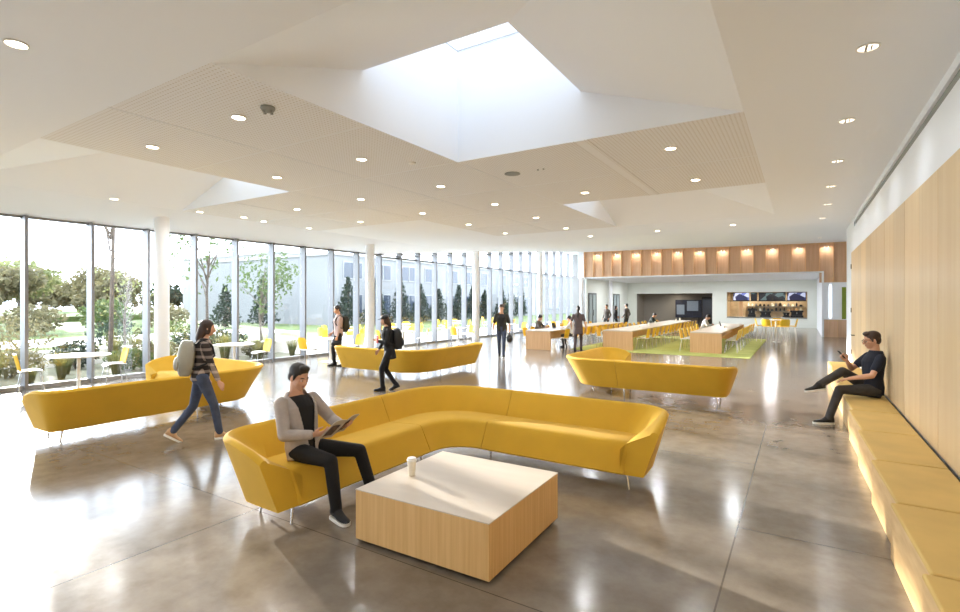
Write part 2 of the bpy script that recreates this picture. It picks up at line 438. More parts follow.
def hand(mb, w, d, n, side, k, curl=.35, spread=.1):
    """palm, four unequal fingers and a thumb; w wrist, d pointing, n palm facing, side: towards the thumb"""
    d = d.normalized(); n = (n - d*n.dot(d)).normalized(); s = d.cross(n)
    if s.dot(side) < 0: s = -s
    pal = w + d*.045*k
    Mx = Matrix((s, d, n)).transposed()
    mb.ell(pal, (.040*k, .055*k, .017*k), Mx)
    for i, (off, ln) in enumerate(((.028, .070), (.010, .078), (-.009, .073), (-.027, .058))):
        b = w + d*.085*k + s*off*k
        p = [w + d*.05*k + s*off*.8*k, b]
        a = curl*.7
        dd = d + s*off*spread*6
        for j in range(3):
            dd2 = (dd.normalized()*math.cos(a) + n*math.sin(a))
            p.append(p[-1] + dd2.normalized()*ln*k*(.42, .32, .26)[j])
            a += curl
        mb.tube(p, [.0095*k, .0095*k, .009*k, .008*k, .0068*k], 8, True)
    p = [w + d*.015*k + s*.022*k, w + d*.045*k + s*.045*k + n*.012*k, w + d*.075*k + s*.050*k + n*.026*k, w + d*.098*k + s*.044*k + n*.036*k]
    mb.tube(p, [.013*k, .012*k, .010*k, .008*k], 8, True)

def person(label, loc, rz, h=1.75, pel=None, lean=0., side=0., ank=None, kp=None, wri=None, ep=None, hy=0., hp=0., foot=None, near=False,
           top='black_cloth', legs='black_cloth', skin='skin', hair='hair', style='short', sleeve='long', tee=None, shoe='shoe', sole='sole', cap=None,
           female=False, hands=None, group=None, glasses=False, tunic=0., beard=False, headscale=1.):
    k = h/1.75
    root = empty('person', loc, rz, label, 'person', group)
    vox = .0065*k if near else .013
    P = V(pel if pel else (0, 0, .93*k))
    la, sa = R(lean), R(side)
    up = V((math.sin(sa), math.sin(la), math.cos(la)*math.cos(sa))).normalized()
    rt = V((1, 0, 0)); rt = (rt - up*rt.dot(up)).normalized(); fw = up.cross(rt).normalized()
    W = (.90 if female else 1.)
    nb = P + up*.53*k
    hips = {s: P + rt*s*.09*k - up*.01*k for s in (1, -1)}
    sho = {s: P + up*.435*k + rt*s*.172*W*k for s in (1, -1)}
    A, K, WR, E = {}, {}, {}, {}
    for i, s in enumerate((1, -1)):
        a = V(ank[i]); kk, a = ik(hips[s], a, .44*k, .425*k, V(kp[i]) if kp else V((0, 1, .1)))
        A[s], K[s] = a, kk
        wv = V(wri[i]); e, wv = ik(sho[s], wv, .285*k, .255*k, V(ep[i]) if ep else V((s*.4, -1, -.3)))
        WR[s], E[s] = wv, e
    # ---- body (skin)
    b = MB()
    def tor(mb, st, gx=0., gy=0.):
        rings = []
        for (t, x, y, f) in st:
            c = P + up*t*k + fw*f*k
            rings.append([c + rt*math.cos(2*PI*j/20)*(x*W*k+gx) + fw*math.sin(2*PI*j/20)*(y*k+gy) for j in range(20)])
        mb.loft(rings)
    TS = [(-.10, .10, .085, -.01), (-.04, .150, .108, -.012), (.04, .158, .112, -.01), (.16, .138, .100, .0), (.28, .150, .112, .008), (.37, .162, .118, .006),
          (.43, .150, .106, -.004), (.485, .105, .078, -.012), (.535, .060, .060, -.012), (.55, .05, .05, -.01)]
    tor(b, TS, -.018, -.018)
    hq = Matrix.Rotation(R(hy), 3, 'Z') @ Matrix.Rotation(-R(hp), 3, 'X')
    base3 = Matrix((rt, fw, up)).transposed()
    if True:
        upv = (up*.5 + V((0, 0, 1))*.5).normalized(); fh = V((0, 1, 0)); fh = (fh - upv*fh.dot(upv)).normalized()
        base3 = Matrix((fh.cross(upv), fh, upv)).transposed()
    HM = base3 @ hq
    hs = k*headscale*(.97 if female else 1.)
    hc = nb + upv*.050*k + HM @ V((0, .022, .096))*hs
    def hp_(x, y, z): return hc + HM @ V((x, y, z))*hs
    def hel(mb, c, r, extra=None): mb.ell(hp_(*c), tuple(q*hs for q in r), HM if extra is None else HM @ extra, 18, 12)
    b.tube([nb - up*.02*k, hp_(0, -.022, -.055)], [.060*W*k, .052*W*k], 14, True)
    hel(b, (0, -.012, .036), (.074, .095, .083))
    hel(b, (0, .026, -.030), (.057, .064, .078))
    hel(b, (0, .060, -.090), (.024, .022, .018))
    hel(b, (0, .028, -.068), (.047, .046, .034))
    hel(b, (0, .072, .022), (.046, .014, .011))
    b.tube([hp_(0, .084, .012), hp_(0, .100, -.014), hp_(0, .108, -.028)], [.008*hs, .011*hs, .0125*hs], 8, True)
    for s in (1, -1):
        hel(b, (s*.011, .096, -.031), (.009, .010, .008))
        hel(b, (s*.036, .056, -.020), (.024, .024, .022))
        hel(b, (s*.076, -.004, -.012), (.010, .020, .032))
    hel(b, (0, .083, -.056), (.022, .010, .006)); hel(b, (0, .081, -.066), (.019, .010, .007))
    for i, s in enumerate((1, -1)):
        b.tube([sho[s], sho[s].lerp(E[s], .35), E[s]], [.042*k, .041*k, .035*k], 12, True)
        b.tube([E[s], E[s].lerp(WR[s], .3), WR[s]], [.036*k, .037*k, .024*k], 12, True)
        b.tube([hips[s], hips[s].lerp(K[s], .4), K[s]], [.070*k, .064*k, .046*k], 12, True)
        b.tube([K[s], K[s].lerp(A[s], .35), A[s]], [.046*k, .046*k, .032*k], 12, True)
        ft = foot[i] if foot else (0, 0)
        fd = Matrix.Rotation(R(ft[0]), 3, 'Z') @ Matrix.Rotation(R(ft[1]), 3, 'X') @ V((0, 1, 0))
        b.tube([A[s], A[s] + fd*.055*k - V((0, 0, .03*k)).lerp(V((0,0,0)), min(1, abs(ft[1])/60.))], [.028*k, .018*k], 10, True)
        hd = hands[i] if hands else {}
        dd = V(hd['d']) if 'd' in hd else (WR[s]-E[s]).normalized()*.9 + V((0, .1, -.1))
        nn = V(hd['n']) if 'n' in hd else V((-s, 0, 0))
        sd = V(hd['s']) if 's' in hd else V((0, 1, .2))
        hand(b, WR[s], dd, nn, sd, k*(.93 if female else 1.), hd.get('c', .3))
    fuse('body', b, M[skin], root, vox, 3)
    # ---- shirt
    sh = MB()
    st = [x for x in TS if x[0] > -.10 and x[0] < .53] + [(.532, .070, .064, -.012)]
    st = [(-.07-tunic, .150+tunic*.12, .112+tunic*.10, -.012)] + [x for x in st if x[0] > -.05]
    if tunic: st = [st[0], (-.07, .160, .118, -.012)] + st[1:]
    tor(sh, st, .014, .012)
    for s in (1, -1):
        if sleeve == 'long':
            sh.tube([sho[s], sho[s].lerp(E[s], .35), E[s]], [.060*k, .054*k, .046*k], 12, True)
            sh.tube([E[s], E[s].lerp(WR[s], .4), E[s].lerp(WR[s], .95)], [.046*k, .045*k, .034*k], 12, False)
        else:
            q = sleeve
            sh.tube([sho[s], sho[s].lerp(E[s], .35), sho[s].lerp(E[s], q)], [.061*k, .058*k, .056*k], 12, True)
    cut = None
    o = fuse('shirt', sh, M[top], root, vox*1.1, 5)
    if tee:   # open front over a dark tee: remove the shirt's front strip and thicken what stays
        bm = bmesh.new(); bm.from_mesh(o.data)
        kill = []
        for f in bm.faces:
            q = f.calc_center_median() - P
            x, y, z = q.dot(rt), q.dot(fw), q.dot(up)
            wid = .030 + .075*max(0, min(1, z/(.45*k)))
            if y > .02*k and abs(x) < wid*k and z < .55*k and z > -.12*k and abs(x) < .14*k: kill.append(f)
            elif z > .47*k and abs(x) < .075*k and y > -.03*k: kill.append(f)
        bmesh.ops.delete(bm, geom=kill, context='FACES'); bm.to_mesh(o.data); bm.free()
        sm = o.modifiers.new('thick', 'SOLIDIFY'); sm.thickness = .008; sm.offset = 1
        t2 = MB(); tor(t2, [(-.06, .152, .110, -.012)] + [x for x in TS if -.05 < x[0] < .53], .001, .003)
        fuse('t_shirt', t2, M[tee], root, vox*1.1, 4)
    # ---- trousers
    tr = MB()
    tor(tr, [(-.11, .105, .09, -.01), (-.04, .156, .114, -.012), (.04, .160, .114, -.01), (.09, .148, .106, -.004)], .004, .004)
    for s in (1, -1):
        tr.tube([hips[s], hips[s].lerp(K[s], .35), K[s]], [.086*k, .080*k, .060*k], 14, True)
        tr.tube([K[s], K[s].lerp(A[s], .3), K[s].lerp(A[s], 1.04)], [.060*k, .058*k, .050*k], 14, False)
    fuse('trousers', tr, M[legs], root, vox*1.1, 5)
    # ---- shoes
    for i, s in enumerate((1, -1)):
        ft = foot[i] if foot else (0, 0)
        Mr = Matrix.Rotation(R(ft[0]), 3, 'Z') @ Matrix.Rotation(R(ft[1]), 3, 'X')
        c = A[s]
        def fp(x, y, z): return c + Mr @ V((x, y, z))*k
        up_ = MB(); so_ = MB()
        ups = [(-.066, .026, -.058, .018), (-.052, .038, -.060, .045), (-.005, .042, -.060, .058), (.035, .044, -.060, .034), (.06, .044, -.060, .008), (.09, .045, -.060, -.014), (.14, .044, -.060, -.026), (.175, .034, -.060, -.034), (.192, .016, -.058, -.044)]
        rings = []
        for (y, wd_, z0, z1) in ups:
            ring = []
            for j in range(14):
                a = 2*PI*j/14; zz = (z0+z1)/2 + math.sin(a)*(z1-z0)/2
                ring.append(fp(math.cos(a)*wd_*(1 if math.sin(a) < .3 else .85), y, zz))
            rings.append(ring)
        up_.loft(rings)
        u = up_.build('shoe', M[shoe], root, smooth=True, angle=60)
        rings = [[fp(x*wd_*1.08, y*1.02, z) for (x, z) in ((-1, -.080), (1, -.080), (1.02, -.062), (.98, -.054), (-.98, -.054), (-1.02, -.062))] for (y, wd_, _, _) in ups]
        so_.loft(rings); so_.build('sole', M[sole], u, smooth=True, angle=50)
    # ---- hair
    if hair:
        hb = MB()
        hel(hb, (0, -.022, .050), (.082, .099, .082))
        hel(hb, (0, -.050, .0), (.072, .062, .075))
        if style in ('short', 'quiff'):
            for s in (1, -1): hel(hb, (s*.072, .016, .014), (.010, .014, .034)); hel(hb, (s*.066, -.040, .004), (.018, .034, .045))
            if style == 'quiff': hel(hb, (0, .045, .104), (.055, .042, .028), Matrix.Rotation(R(-12), 3, 'X'))
        elif style == 'long':
            hel(hb, (0, -.055, -.06), (.078, .058, .10))
            hb.tube([hp_(0, -.065, -.02), hp_(0, -.085, -.16), hp_(0, -.08, -.26)], [.066*hs, .060*hs, .030*hs], 12, True)
            for s in (1, -1): hel(hb, (s*.068, .008, -.02), (.018, .036, .075))
        elif style == 'tail':
            hel(hb, (0, -.095, .06), (.036, .036, .036))
            hb.tube([hp_(0, -.10, .06), hp_(0, -.13, -.03), hp_(0, -.125, -.22), hp_(0, -.11, -.40)], [.030*hs, .046*hs, .046*hs, .020*hs], 10, True)
        # keep the face free: the hair ends at the hairline
        ho = fuse('hair', hb, M[hair], root, max(.006*k, vox*.9), 2)
        if beard and near:
            bb_ = MB(); hel(bb_, (0, .030, -.066), (.0478, .0475, .0345)); hel(bb_, (0, .060, -.091), (.0247, .0235, .0185))
    if cap:
        cb = MB()
        hel(cb, (0, -.018, .062), (.087, .104, .072))
        cb.loft([[hp_(x, y, z + dz) for (x, y, z) in ((-.07, .065, .060), (-.062, .125, .048), (-.03, .158, .042), (.03, .158, .042), (.062, .125, .048), (.07, .065, .060))] for dz in (-.004, .004)])
        cb.build('cap', M[cap], root, smooth=True, angle=50)
    if near:
        for s in (1, -1):
            m_ = MB(); m_.ell(hp_(s*.031, .0765, .003), .0108*hs, HM, 14, 10); eo = m_.build('eye', M['eye'], root, smooth=True)
            m_ = MB(); m_.ell(hp_(s*.0315, .0848, .001), (.0056*hs, .0038*hs, .0056*hs), HM, 12, 8); m_.build('iris', M['iris'], eo, smooth=True)
            m_ = MB(); m_.tube([hp_(s*.014, .088, .022), hp_(s*.032, .086, .028), hp_(s*.050, .074, .022)], [.003*hs, .0042*hs, .0025*hs], 8, True); m_.build('eyebrow', M[hair], root, smooth=True)
            m_ = MB(); m_.ell(hp_(s*.031, .0772, .0085), (.0145*hs, .0118*hs, .0082*hs), HM, 14, 8); m_.build('eyelid', M[skin], root, smooth=True)
        m_ = MB(); m_.ell(hp_(0, .0865, -.0555), (.020*hs, .0075*hs, .0042*hs), HM, 14, 8); m_.ell(hp_(0, .0850, -.0655), (.017*hs, .0075*hs, .0050*hs), HM, 14, 8); m_.build('lips', M['lip'], root, smooth=True)
        if beard:
            pass
    if glasses:
        m_ = MB()
        for s in (1, -1):
            ring = [hp_(s*.034 + .024*math.cos(2*PI*j/16), .103 - .010*abs(math.cos(2*PI*j/16)), .002 + .018*math.sin(2*PI*j/16)) for j in range(17)]
            m_.tube(ring, .0022*hs, 6)
            m_.tube([hp_(s*.058, .094, .006), hp_(s*.078, .03, .006), hp_(s*.080, -.02, .0)], .002*hs, 6)
        m_.tube([hp_(-.010, .103, .004), hp_(.010, .103, .004)], .0022*hs, 6)
        m_.build('glasses', M['dark'], root, smooth=True)
    root['_dbg'] = ''
    del root['_dbg']
    return root, dict(P=P, up=up, fw=fw, rt=rt, sho=sho, wr=WR, head=hc, HM=HM, k=k, root=root)

def world_of(info, p):
    r = info['root']
    return Matrix.Translation(r.location) @ Matrix.Rotation(r.rotation_euler[2], 4, 'Z') @ V(p)

# seated man on the near sofa: local +y is the way he faces (+X in the room)
p1, i1 = person('person in grey cardigan and black trousers sitting on yellow sofa reading a magazine', (-3.90, 3.14, 0), R(-90), 1.76,
    pel=(0, .0, .535), lean=-14, ank=[(.06, .49, .085), (-.38, .50, .085)], kp=[(.05, .3, 1), (-.36, .4, 1)],
    wri=[(.06, .20, .70), (-.22, .26, .735)], ep=[(.9, -.5, -.8), (-.9, -.5, -.8)], hy=2, hp=26, foot=[(-14, 0), (2, 0)], near=True,
    top='cardigan', tee='black_cloth', legs='black_cloth', style='quiff', beard=True,
    hands=[dict(d=(-.35, .75, .15), n=(-.5, -.3, .7), s=(-.3, .3, .9), c=.45), dict(d=(.1, .8, .1), n=(.3, -.4, .8), s=(.3, .3, .9), c=.45)])
mg = empty('magazine', world_of(i1, (-.095, .355, .745)), R(-90) + R(12), 'open magazine held by the seated man in the grey cardigan', 'magazine')
mx = Matrix.Rotation(R(44), 4, 'X')
for s in (-1, 1):
    mb = MB()
    rings = []
    for i in range(7):
        u = i/6.; x = s*.005 + s*.195*u; z = .022*math.sin(u*PI*.8)
        rings.append([mx @ V((x, -.125, z)), mx @ V((x, .125, z)), mx @ V((x, .125, z-.004)), mx @ V((x, -.125, z-.004))])
    mb.loft(rings); pg = mb.build('page', M['paper'], mg, smooth=True, angle=30)
    mb = MB()
    mb.loft([[mx @ V((s*(.03+.02*i), -.02, .022*math.sin((.03+.02*i)/.195*PI*.8)+.002)), mx @ V((s*(.03+.02*i), .10, .022*math.sin((.03+.02*i)/.195*PI*.8)+.002))] for i in range(7)], closed=False, caps=False)
    mb.loft([[mx @ V((s*(.03+.02*i), -.09, .022*math.sin((.03+.02*i)/.195*PI*.8)-.006)), mx @ V((s*(.03+.02*i), .06, .022*math.sin((.03+.02*i)/.195*PI*.8)-.006))] for i in range(7)], closed=False, caps=False)
    mb.build('picture', M['ink'], pg)

# man on the bench, ankle laid over the other knee
fx, fy = -.955, -.30
rz2 = math.atan2(-fx, fy)
Rm = Matrix.Rotation(-rz2, 3, 'Z')
o2 = V((.925, 9.87, 0))
def L2(x, y, z): return Rm @ (V((x, y, z)) - o2)
p2, i2 = person('person in navy t-shirt and glasses sitting on the wall bench looking at a phone', o2, rz2, 1.95,
    pel=(0, 0, .55), lean=-4, ank=[L2(.24, 9.44, .61), L2(.36, 9.52, .09)], kp=[L2(.3, 10.1, 3.0), L2(.2, 9.6, 1.6)],
    wri=[L2(.60, 9.74, .98), L2(.62, 9.56, .72)], ep=[(1., -.5, -1), (-1, -.9, -.5)], hy=0, hp=14, foot=[(5, -8), (4, 0)], near=True,
    top='navy', legs='denim_dark', style='quiff', hair='hair_brown', sleeve=.62, glasses=True,
    hands=[dict(d=(-.2, .6, .6), n=(-.6, .3, .3), s=(-.2, -.5, .8), c=.55), dict(d=(.35, .8, -.25), n=(.1, -.1, -1), s=(1, 0, 0), c=.3)])
ph = empty('phone', world_of(i2, i2['wr'][1] + V((-.05, .09, .09))), rz2, 'dark phone held up by the man on the bench', 'phone')
mxp = Matrix.Rotation(R(-38), 4, 'X')
mb = MB(); mb.box((-.037, -.004, -.075), (.037, .004, .075), mxp); mb.build('case', M['dark'], ph, bevel=.006)
mb = MB(); mb.box((-.034, -.0055, -.070), (.034, -.004, .070), mxp); mb.build('display', M['winglass'], ph)

def backpack(info, m, label, w=.15, dp=.10, hgt=.23, off=.20, up0=.26):
    k = info['k']; P, up, fw, rt = info['P'], info['up'], info['fw'], info['rt']
    r = info['root']
    t = empty('backpack', r.location, r.rotation_euler[2], label, 'backpack')
    Mx = Matrix((rt, fw, up)).transposed()
    b = MB()
    c = P + up*up0*k - fw*(off)*k
    rings = []
    for i in range(9):
        a = -PI/2 + PI*(i+.5)/9
        z = math.sin(a); s = max(.25, math.cos(a))**.45
        rings.append([c + up*z*hgt*k + rt*math.copysign(abs(math.cos(2*PI*j/20))**.55, math.cos(2*PI*j/20))*w*s*k + fw*math.copysign(abs(math.sin(2*PI*j/20))**.6, math.sin(2*PI*j/20))*dp*s*k for j in range(20)])
    b.loft(rings); b.build('pack_body', m, t, smooth=True, angle=60)
    b = MB(); c2 = c - up*.08*k - fw*dp*.95*k
    b.ell(c2, (w*.8*k, .045*k, .10*k), Mx); b.build('pocket', m, t, smooth=True)
    for s in (1, -1):
        b = MB(); sh_ = info['sho'][s]*.72 + (P+up*.47*k)*.28
        b.tube([c + up*hgt*.75*k + rt*s*.07*k + fw*dp*.7*k, sh_ + up*.068*k - fw*.03*k, sh_ + fw*.095*k - up*.01*k, P + up*.30*k + rt*s*.13*k + fw*.135*k, P + up*.18*k + rt*s*.168*k + fw*.03*k, c - up*hgt*.6*k + rt*s*.10*k + fw*dp*.6*k], .013*k, 8, True)
        b.build('strap', M['dark'], t, smooth=True)
    return t

p3, i3 = person('person in plaid shirt and jeans walking past the leftmost sofa with a pale backpack', (-6.92, 3.86, 0), R(-26), 1.68, pel=(0, 0, .885), lean=5,
    ank=[(.05, .22, .08), (-.08, -.34, .14)], wri=[(.24, .20, .80), (-.25, .08, .80)], ep=[(.5, -1, 0), (-.5, -1, 0)], hy=0, hp=5, foot=[(0, 2), (0, -34)], near=False,
    top='plaid', legs='denim', style='long', hair='hair_brown', shoe='tan_shoe', sole='sole', female=True,
    hands=[dict(c=.25), dict(c=.25)])
backpack(i3, M['pack'], 'pale grey backpack worn by the walking woman in the plaid shirt', .17, .11, .25, .21, .24)
p4, i4 = person('person in black cap and black jacket walking in front of the third sofa', (-7.42, 8.15, 0), R(146), 1.65, pel=(0, 0, .865), lean=6,
    ank=[(.04, -.16, .11), (-.06, .15, .08)], wri=[(.34, .14, .84), (.02, .24, 1.06)], ep=[(.6, -1, 0), (-.8, -.6, -.6)], hy=0, hp=8, foot=[(0, -20), (0, 3)],
    top='black_cloth', legs='black_cloth', style='long', hair='hair_brown', cap='dark', female=True, tunic=.14, sole='shoe',
    hands=[dict(c=.35), dict(d=(1, .4, .1), n=(0, .8, .2), s=(0, 0, 1), c=.5)])
backpack(i4, M['dark'], 'black backpack worn by the woman in the cap', .16, .11, .24, .21, .22)
mb = MB(); mb.box((-.10, -.012, -.08), (.10, .012, .08))
o = mb.build('folder', M['red_paper'], bevel=.004, loc=world_of(i4, i4['wr'][-1] + V((.05, .0, .03))), rz=R(146)); tag(o, 'red folder held against the chest by the woman in the cap', 'folder')
p5, i5 = person('person in dusty pink shirt standing by the window behind the third sofa', (-11.45, 10.42, 0), R(150), 1.80, ank=[(.08, .10, .08), (-.10, -.14, .08)], wri=[(.22, .14, .95), (-.26, .10, .84)],
    top='pink', legs='black_cloth', style='short', hair='hair', hy=10, hp=12, sole='shoe')
backpack(i5, M['olive'], 'olive backpack worn by the man in pink at the window', .15, .09, .23, .19, .26)
mb = MB(); mb.ell((0, 0, -.11), (.07, .15, .10)); bo = empty('handbag', world_of(i5, i5['wr'][-1] + V((0, .02, -.08))), R(150), 'small dark bag held by the man in pink at the window', 'bag')
mb.build('bag_body', M['dark'], bo, smooth=True); mb = MB(); mb.tube([(0, -.09, -.05), (0, -.05, .04), (0, .05, .04), (0, .09, -.05)], .01, 8); mb.build('handle', M['dark'], bo, smooth=True)
p6, i6 = person('person in dark shirt and cap walking towards the camera carrying a black bag', (-8.55, 14.95, 0), R(209), 1.82, pel=(0, 0, .96), lean=2, ank=[(.08, -.22, .12), (-.07, .24, .085)],
    wri=[(.28, .06, .90), (-.27, .12, .90)], foot=[(0, -18), (0, 4)], top='olive', legs='denim', tee='dark', sleeve=.75, cap='hair_brown', style='short', hair='hair_brown', skin='skin')
bo = empty('holdall', world_of(i6, i6['wr'][-1] + V((0, .03, -.09))), R(209), 'black holdall carried by the man walking towards the camera', 'bag')
mb = MB(); mb.ell((0, 0, -.17), (.11, .24, .14)); mb.build('bag_body', M['dark'], bo, smooth=True)
mb = MB(); mb.tube([(0, -.12, -.08), (0, -.06, .04), (0, .06, .04), (0, .12, -.08)], .012, 8); mb.build('handle', M['dark'], bo, smooth=True)
p7, i7 = person('person in brown-grey tunic with long ponytail walking away towards the study tables', (-7.15, 18.35, 0), R(16), 1.74, ank=[(.10, .10, .08), (-.11, -.16, .09)], wri=[(.30, .06, .86), (-.27, .12, .92)],
    top='brown_cloth', legs='brown_cloth', sleeve=.7, style='tail', hair='hair', tunic=.22, sole='shoe')
FG = 'people standing beyond the left study table'
person('person in grey jacket standing alone before the far glass door', (-9.75, 29.6, 0), R(160), 1.72, ank=[(.1, .1, .08), (-.1, -.1, .08)], wri=[(.24, .05, .88), (-.24, .1, .88)], top='grey_cloth', legs='denim_dark', sole='shoe', group=FG)
person('person in black talking to the taller grey-clad companion by the far wall', (-9.62, 30.9, 0), R(-70), 1.64, ank=[(.1, 0, .08), (-.1, 0, .08)], wri=[(.2, .1, .9), (-.2, .12, .95)], top='black_cloth', legs='black_cloth', style='long', female=True, sole='shoe', group=FG)
person('person in brown-grey jacket seen from the side, rightmost of the standing pair', (-8.9, 30.75, 0), R(70), 1.76, ank=[(.1, 0, .08), (-.1, 0, .08)], wri=[(.24, .1, .9), (-.22, .12, .95)], top='grey_cloth', legs='denim_dark', sole='shoe', group=FG)
def seated(label, x, y, rz, top, hair='hair', style='short', hpv=22, lean=16, cap=None, female=False):
    return person(label, (x, y, 0), rz, 1.72, pel=(0, -.02, .545), lean=lean, ank=[(.12, .36, .085), (-.12, .34, .085)], kp=[(.1, .6, 1), (-.1, .6, 1)], wri=[(.14, .42, .80), (-.16, .40, .80)],
                  ep=[(1, -.3, -.6), (-1, -.3, -.6)], hp=hpv, top=top, legs='denim_dark', hair=hair, style=style, sole='shoe', cap=cap, female=female)
seated('person in dark green jumper bent over the middle study table', -6.98, 28.45, R(-90), 'green_cloth', lean=24)
seated('person in white shirt and dark hat sitting at the right study table', -3.92, 25.85, R(-90), 'white_cloth', cap='dark', lean=22)
seated('person in light shirt sitting at the near left side of the left study table', -9.56, 19.80, R(-90), 'grey_cloth', lean=10)
seated('person in white top sitting at the right side of the left study table', -7.84, 19.53, R(90), 'white_cloth', lean=12)


# ------------------------------------------------------------------ room shell
XL = -14.15; XR = 1.157; YB = -6.; YF = 32.5; YK = 42.5
def zleft(y): return 3.73 + .087*max(0, y-14.5)
def zceil(x, y):
    zm = 4.05 + (.060 + .012*max(0, min(1, (-x)/12.)))*max(0, y-17)
    if x >= -12.5: return zm
    t = (-12.5-x)/(-12.5-XL)
    return zm*(1-t) + zleft(y)*t

fl = MB(); fl.box((XL-.1, YB, -.12), (3.4, YK+2.6, 0))
tag(fl.build('floor', M['floor']), kind='structure')

Xs = [XL-.15, -12.5, -8.5, -4.5, -.55, 1.4]
Ys = [YB, -1.3, 2.6, 6.5, 10.6, 14.6, 17, 21, 25, 29, YF+.3]
holes = {(1, 2), (3, 2), (3, 4)}
perf = {(2, 2), (3, 3), (2, 3), (1, 3), (2, 4)}
cl = MB()
for i in range(len(Xs)-1):
    for j in range(len(Ys)-1):
        if (i, j) in holes: continue
        cl.mi = 1 if (i, j) in perf else 0
        p = [(Xs[i], Ys[j]), (Xs[i], Ys[j+1]), (Xs[i+1], Ys[j+1]), (Xs[i+1], Ys[j])]
        if i == 4 and Ys[j] >= 17:
            q = max(Ys[j], 18.8)
            cl.quad((1.4, q, zceil(1.4, q)), (1.4, Ys[j+1], zceil(1.4, Ys[j+1])), (3.4, Ys[j+1], zceil(1.4, Ys[j+1])), (3.4, q, zceil(1.4, q)))
        cl.quad(*[(x, y, zceil(x, y)) for x, y in p])
tag(cl.build('ceiling', [M['plaster'], M['perf']], fix=False), kind='structure')
# battens over the joints between the perforated boards
jb = MB()
Z = 4.05
for (x0, y0, x1, y1) in [(-8.5, 4.55, -4.5, 4.55), (-6.5, 2.6, -6.5, 14.6), (-12.5, 6.5, -4.5, 6.5), (-8.5, 8.55, -.55, 8.55), (-8.5, 10.6, -4.5, 10.6),
                         (-8.5, 6.5, -8.5, 10.6), (-4.5, 6.5, -4.5, 10.6), (-12.5, 8.55, -8.5, 8.55), (-10.5, 6.5, -10.5, 10.6), (-8.5, 12.6, -4.5, 12.6)]:
    jb.box((min(x0, x1)-.012, min(y0, y1)-.012, Z-.004), (max(x0, x1)+.012, max(y0, y1)+.012, Z))
tag(jb.build('trim_1', M['joint']), kind='structure')
sl = MB()
for dx in (-.09, .09): sl.box((-2.52+dx-.022, 6.5, Z-.008), (-2.52+dx+.022, 10.6, Z))
sl.mi = 1
sl.box((-2.52-.07, 6.5, Z-.005), (-2.52+.07, 10.6, Z))
tag(sl.build('trim_2', [M['perf'], M['joint']]), kind='structure')

def skylight(x0, x1, y0, y1, sx0, sx1, sy0, sy1, name, extra=()):
    z0, z1, z2 = Z, 4.71, 5.78
    o = [(x0,y0,z0),(x1,y0,z0),(x1,y1,z0),(x0,y1,z0)]
    r = [(sx0,sy0,z1),(sx1,sy0,z1),(sx1,sy1,z1),(sx0,sy1,z1)]
    t = [(a,b,z2) for a,b,_ in r]
    m = MB()
    for k in range(4):
        n = (k+1) % 4
        m.quad(o[k], o[n], r[n], r[k]); m.quad(r[k], r[n], t[n], t[k])
    ob = m.build(name, M['white'], fix=False)
    tag(ob, kind='structure')
    L = bpy.data.lights.new('daylight', 'AREA'); L.shape = 'RECTANGLE'; L.size = sx1-sx0; L.size_y = sy1-sy0
    L.energy = SKYL_E; L.color = (.86, .93, 1.)
    gp = MB(); gp.quad((sx0, sy0, z2-.02), (sx1, sy0, z2-.02), (sx1, sy1, z2-.02), (sx0, sy1, z2-.02)); tag(gp.build('window_skylight', M['skyglass']), kind='structure')  # pane added to hold back sky brightness in the well
    lo = bpy.data.objects.new('skylight_daylight', L); COL.objects.link(lo); lo.location = ((sx0+sx1)/2, (sy0+sy1)/2, z2-.05)
SKYL_E = 6.
skylight(-4.5, -.55, 2.6, 6.5, -4.5, -2.5, 4.5, 6.5, 'ceiling_skylight')
skylight(-12.5, -8.5, 2.6, 6.5, -10.5, -8.5, 4.5, 6.5, 'ceiling_skylight')
skylight(-4.5, -.55, 10.6, 14.6, -4.5, -2.5, 10.6, 12.6, 'ceiling_skylight')

# right wall: plaster above, oak panels below
w = MB()
w.box((XR, YB, 3.95), (XR+.25, 18.8, 4.06)); w.box((XR, YB, 3.19), (XR+.25, 18.8, 3.82))
w.box((XR, 16.7, 0), (XR+.25, 18.8, 3.19)); w.box((XR, 16.3, 3.82), (XR+.25, 18.8, 3.95))
w.box((XR+.06, YB, 0), (XR+.25, 18.8, 4.06))
w.box((XR+.25, 18.55, 0), (3.4, 18.8, 4.3))
tag(w.build('wall_right', M['white']), kind='structure')
s_ = MB(); s_.box((XR+.03, YB, 3.82), (XR+.06, 16.3, 3.95))
tag(s_.build('trim_3', M['slot']), kind='structure')
pn = MB()
ys = [-6, -4.7, -2.85, -1.0, .9, 2.8, 4.7, 6.57, 8.45, 10.33, 12.2, 14.05, 15.5]
for a, b in zip(ys[:-1], ys[1:]): h_ = (a+b)/2; pn.box((XR-.03, a+.009, .42), (XR+.05, h_-.0015, 3.185)); pn.box((XR-.03, h_+.0015, .42), (XR+.05, b-.009, 3.185))
tag(pn.build('wall_right_panelling', M['oak_panel'], bevel=.003), kind='structure')
d = empty('door_1', (XR, 16.1, 0)); tag(d, kind='structure')
m = MB(); m.box((-.03, -.58, .01), (.04, .58, 3.18)); m.build('door_leaf', M['oak_panel'], d, bevel=.003)
m = MB()
for z in (.5, 1.6, 2.75): m.box((-.045, .5, z), (-.03, .56, z+.12))
m.build('hinge', M['brass'], d)
m = MB(); m.tube([(-.03, -.45, 1.05), (-.09, -.45, 1.05), (-.09, -.32, 1.05)], .012); m.build('handle', M['brass'], d)

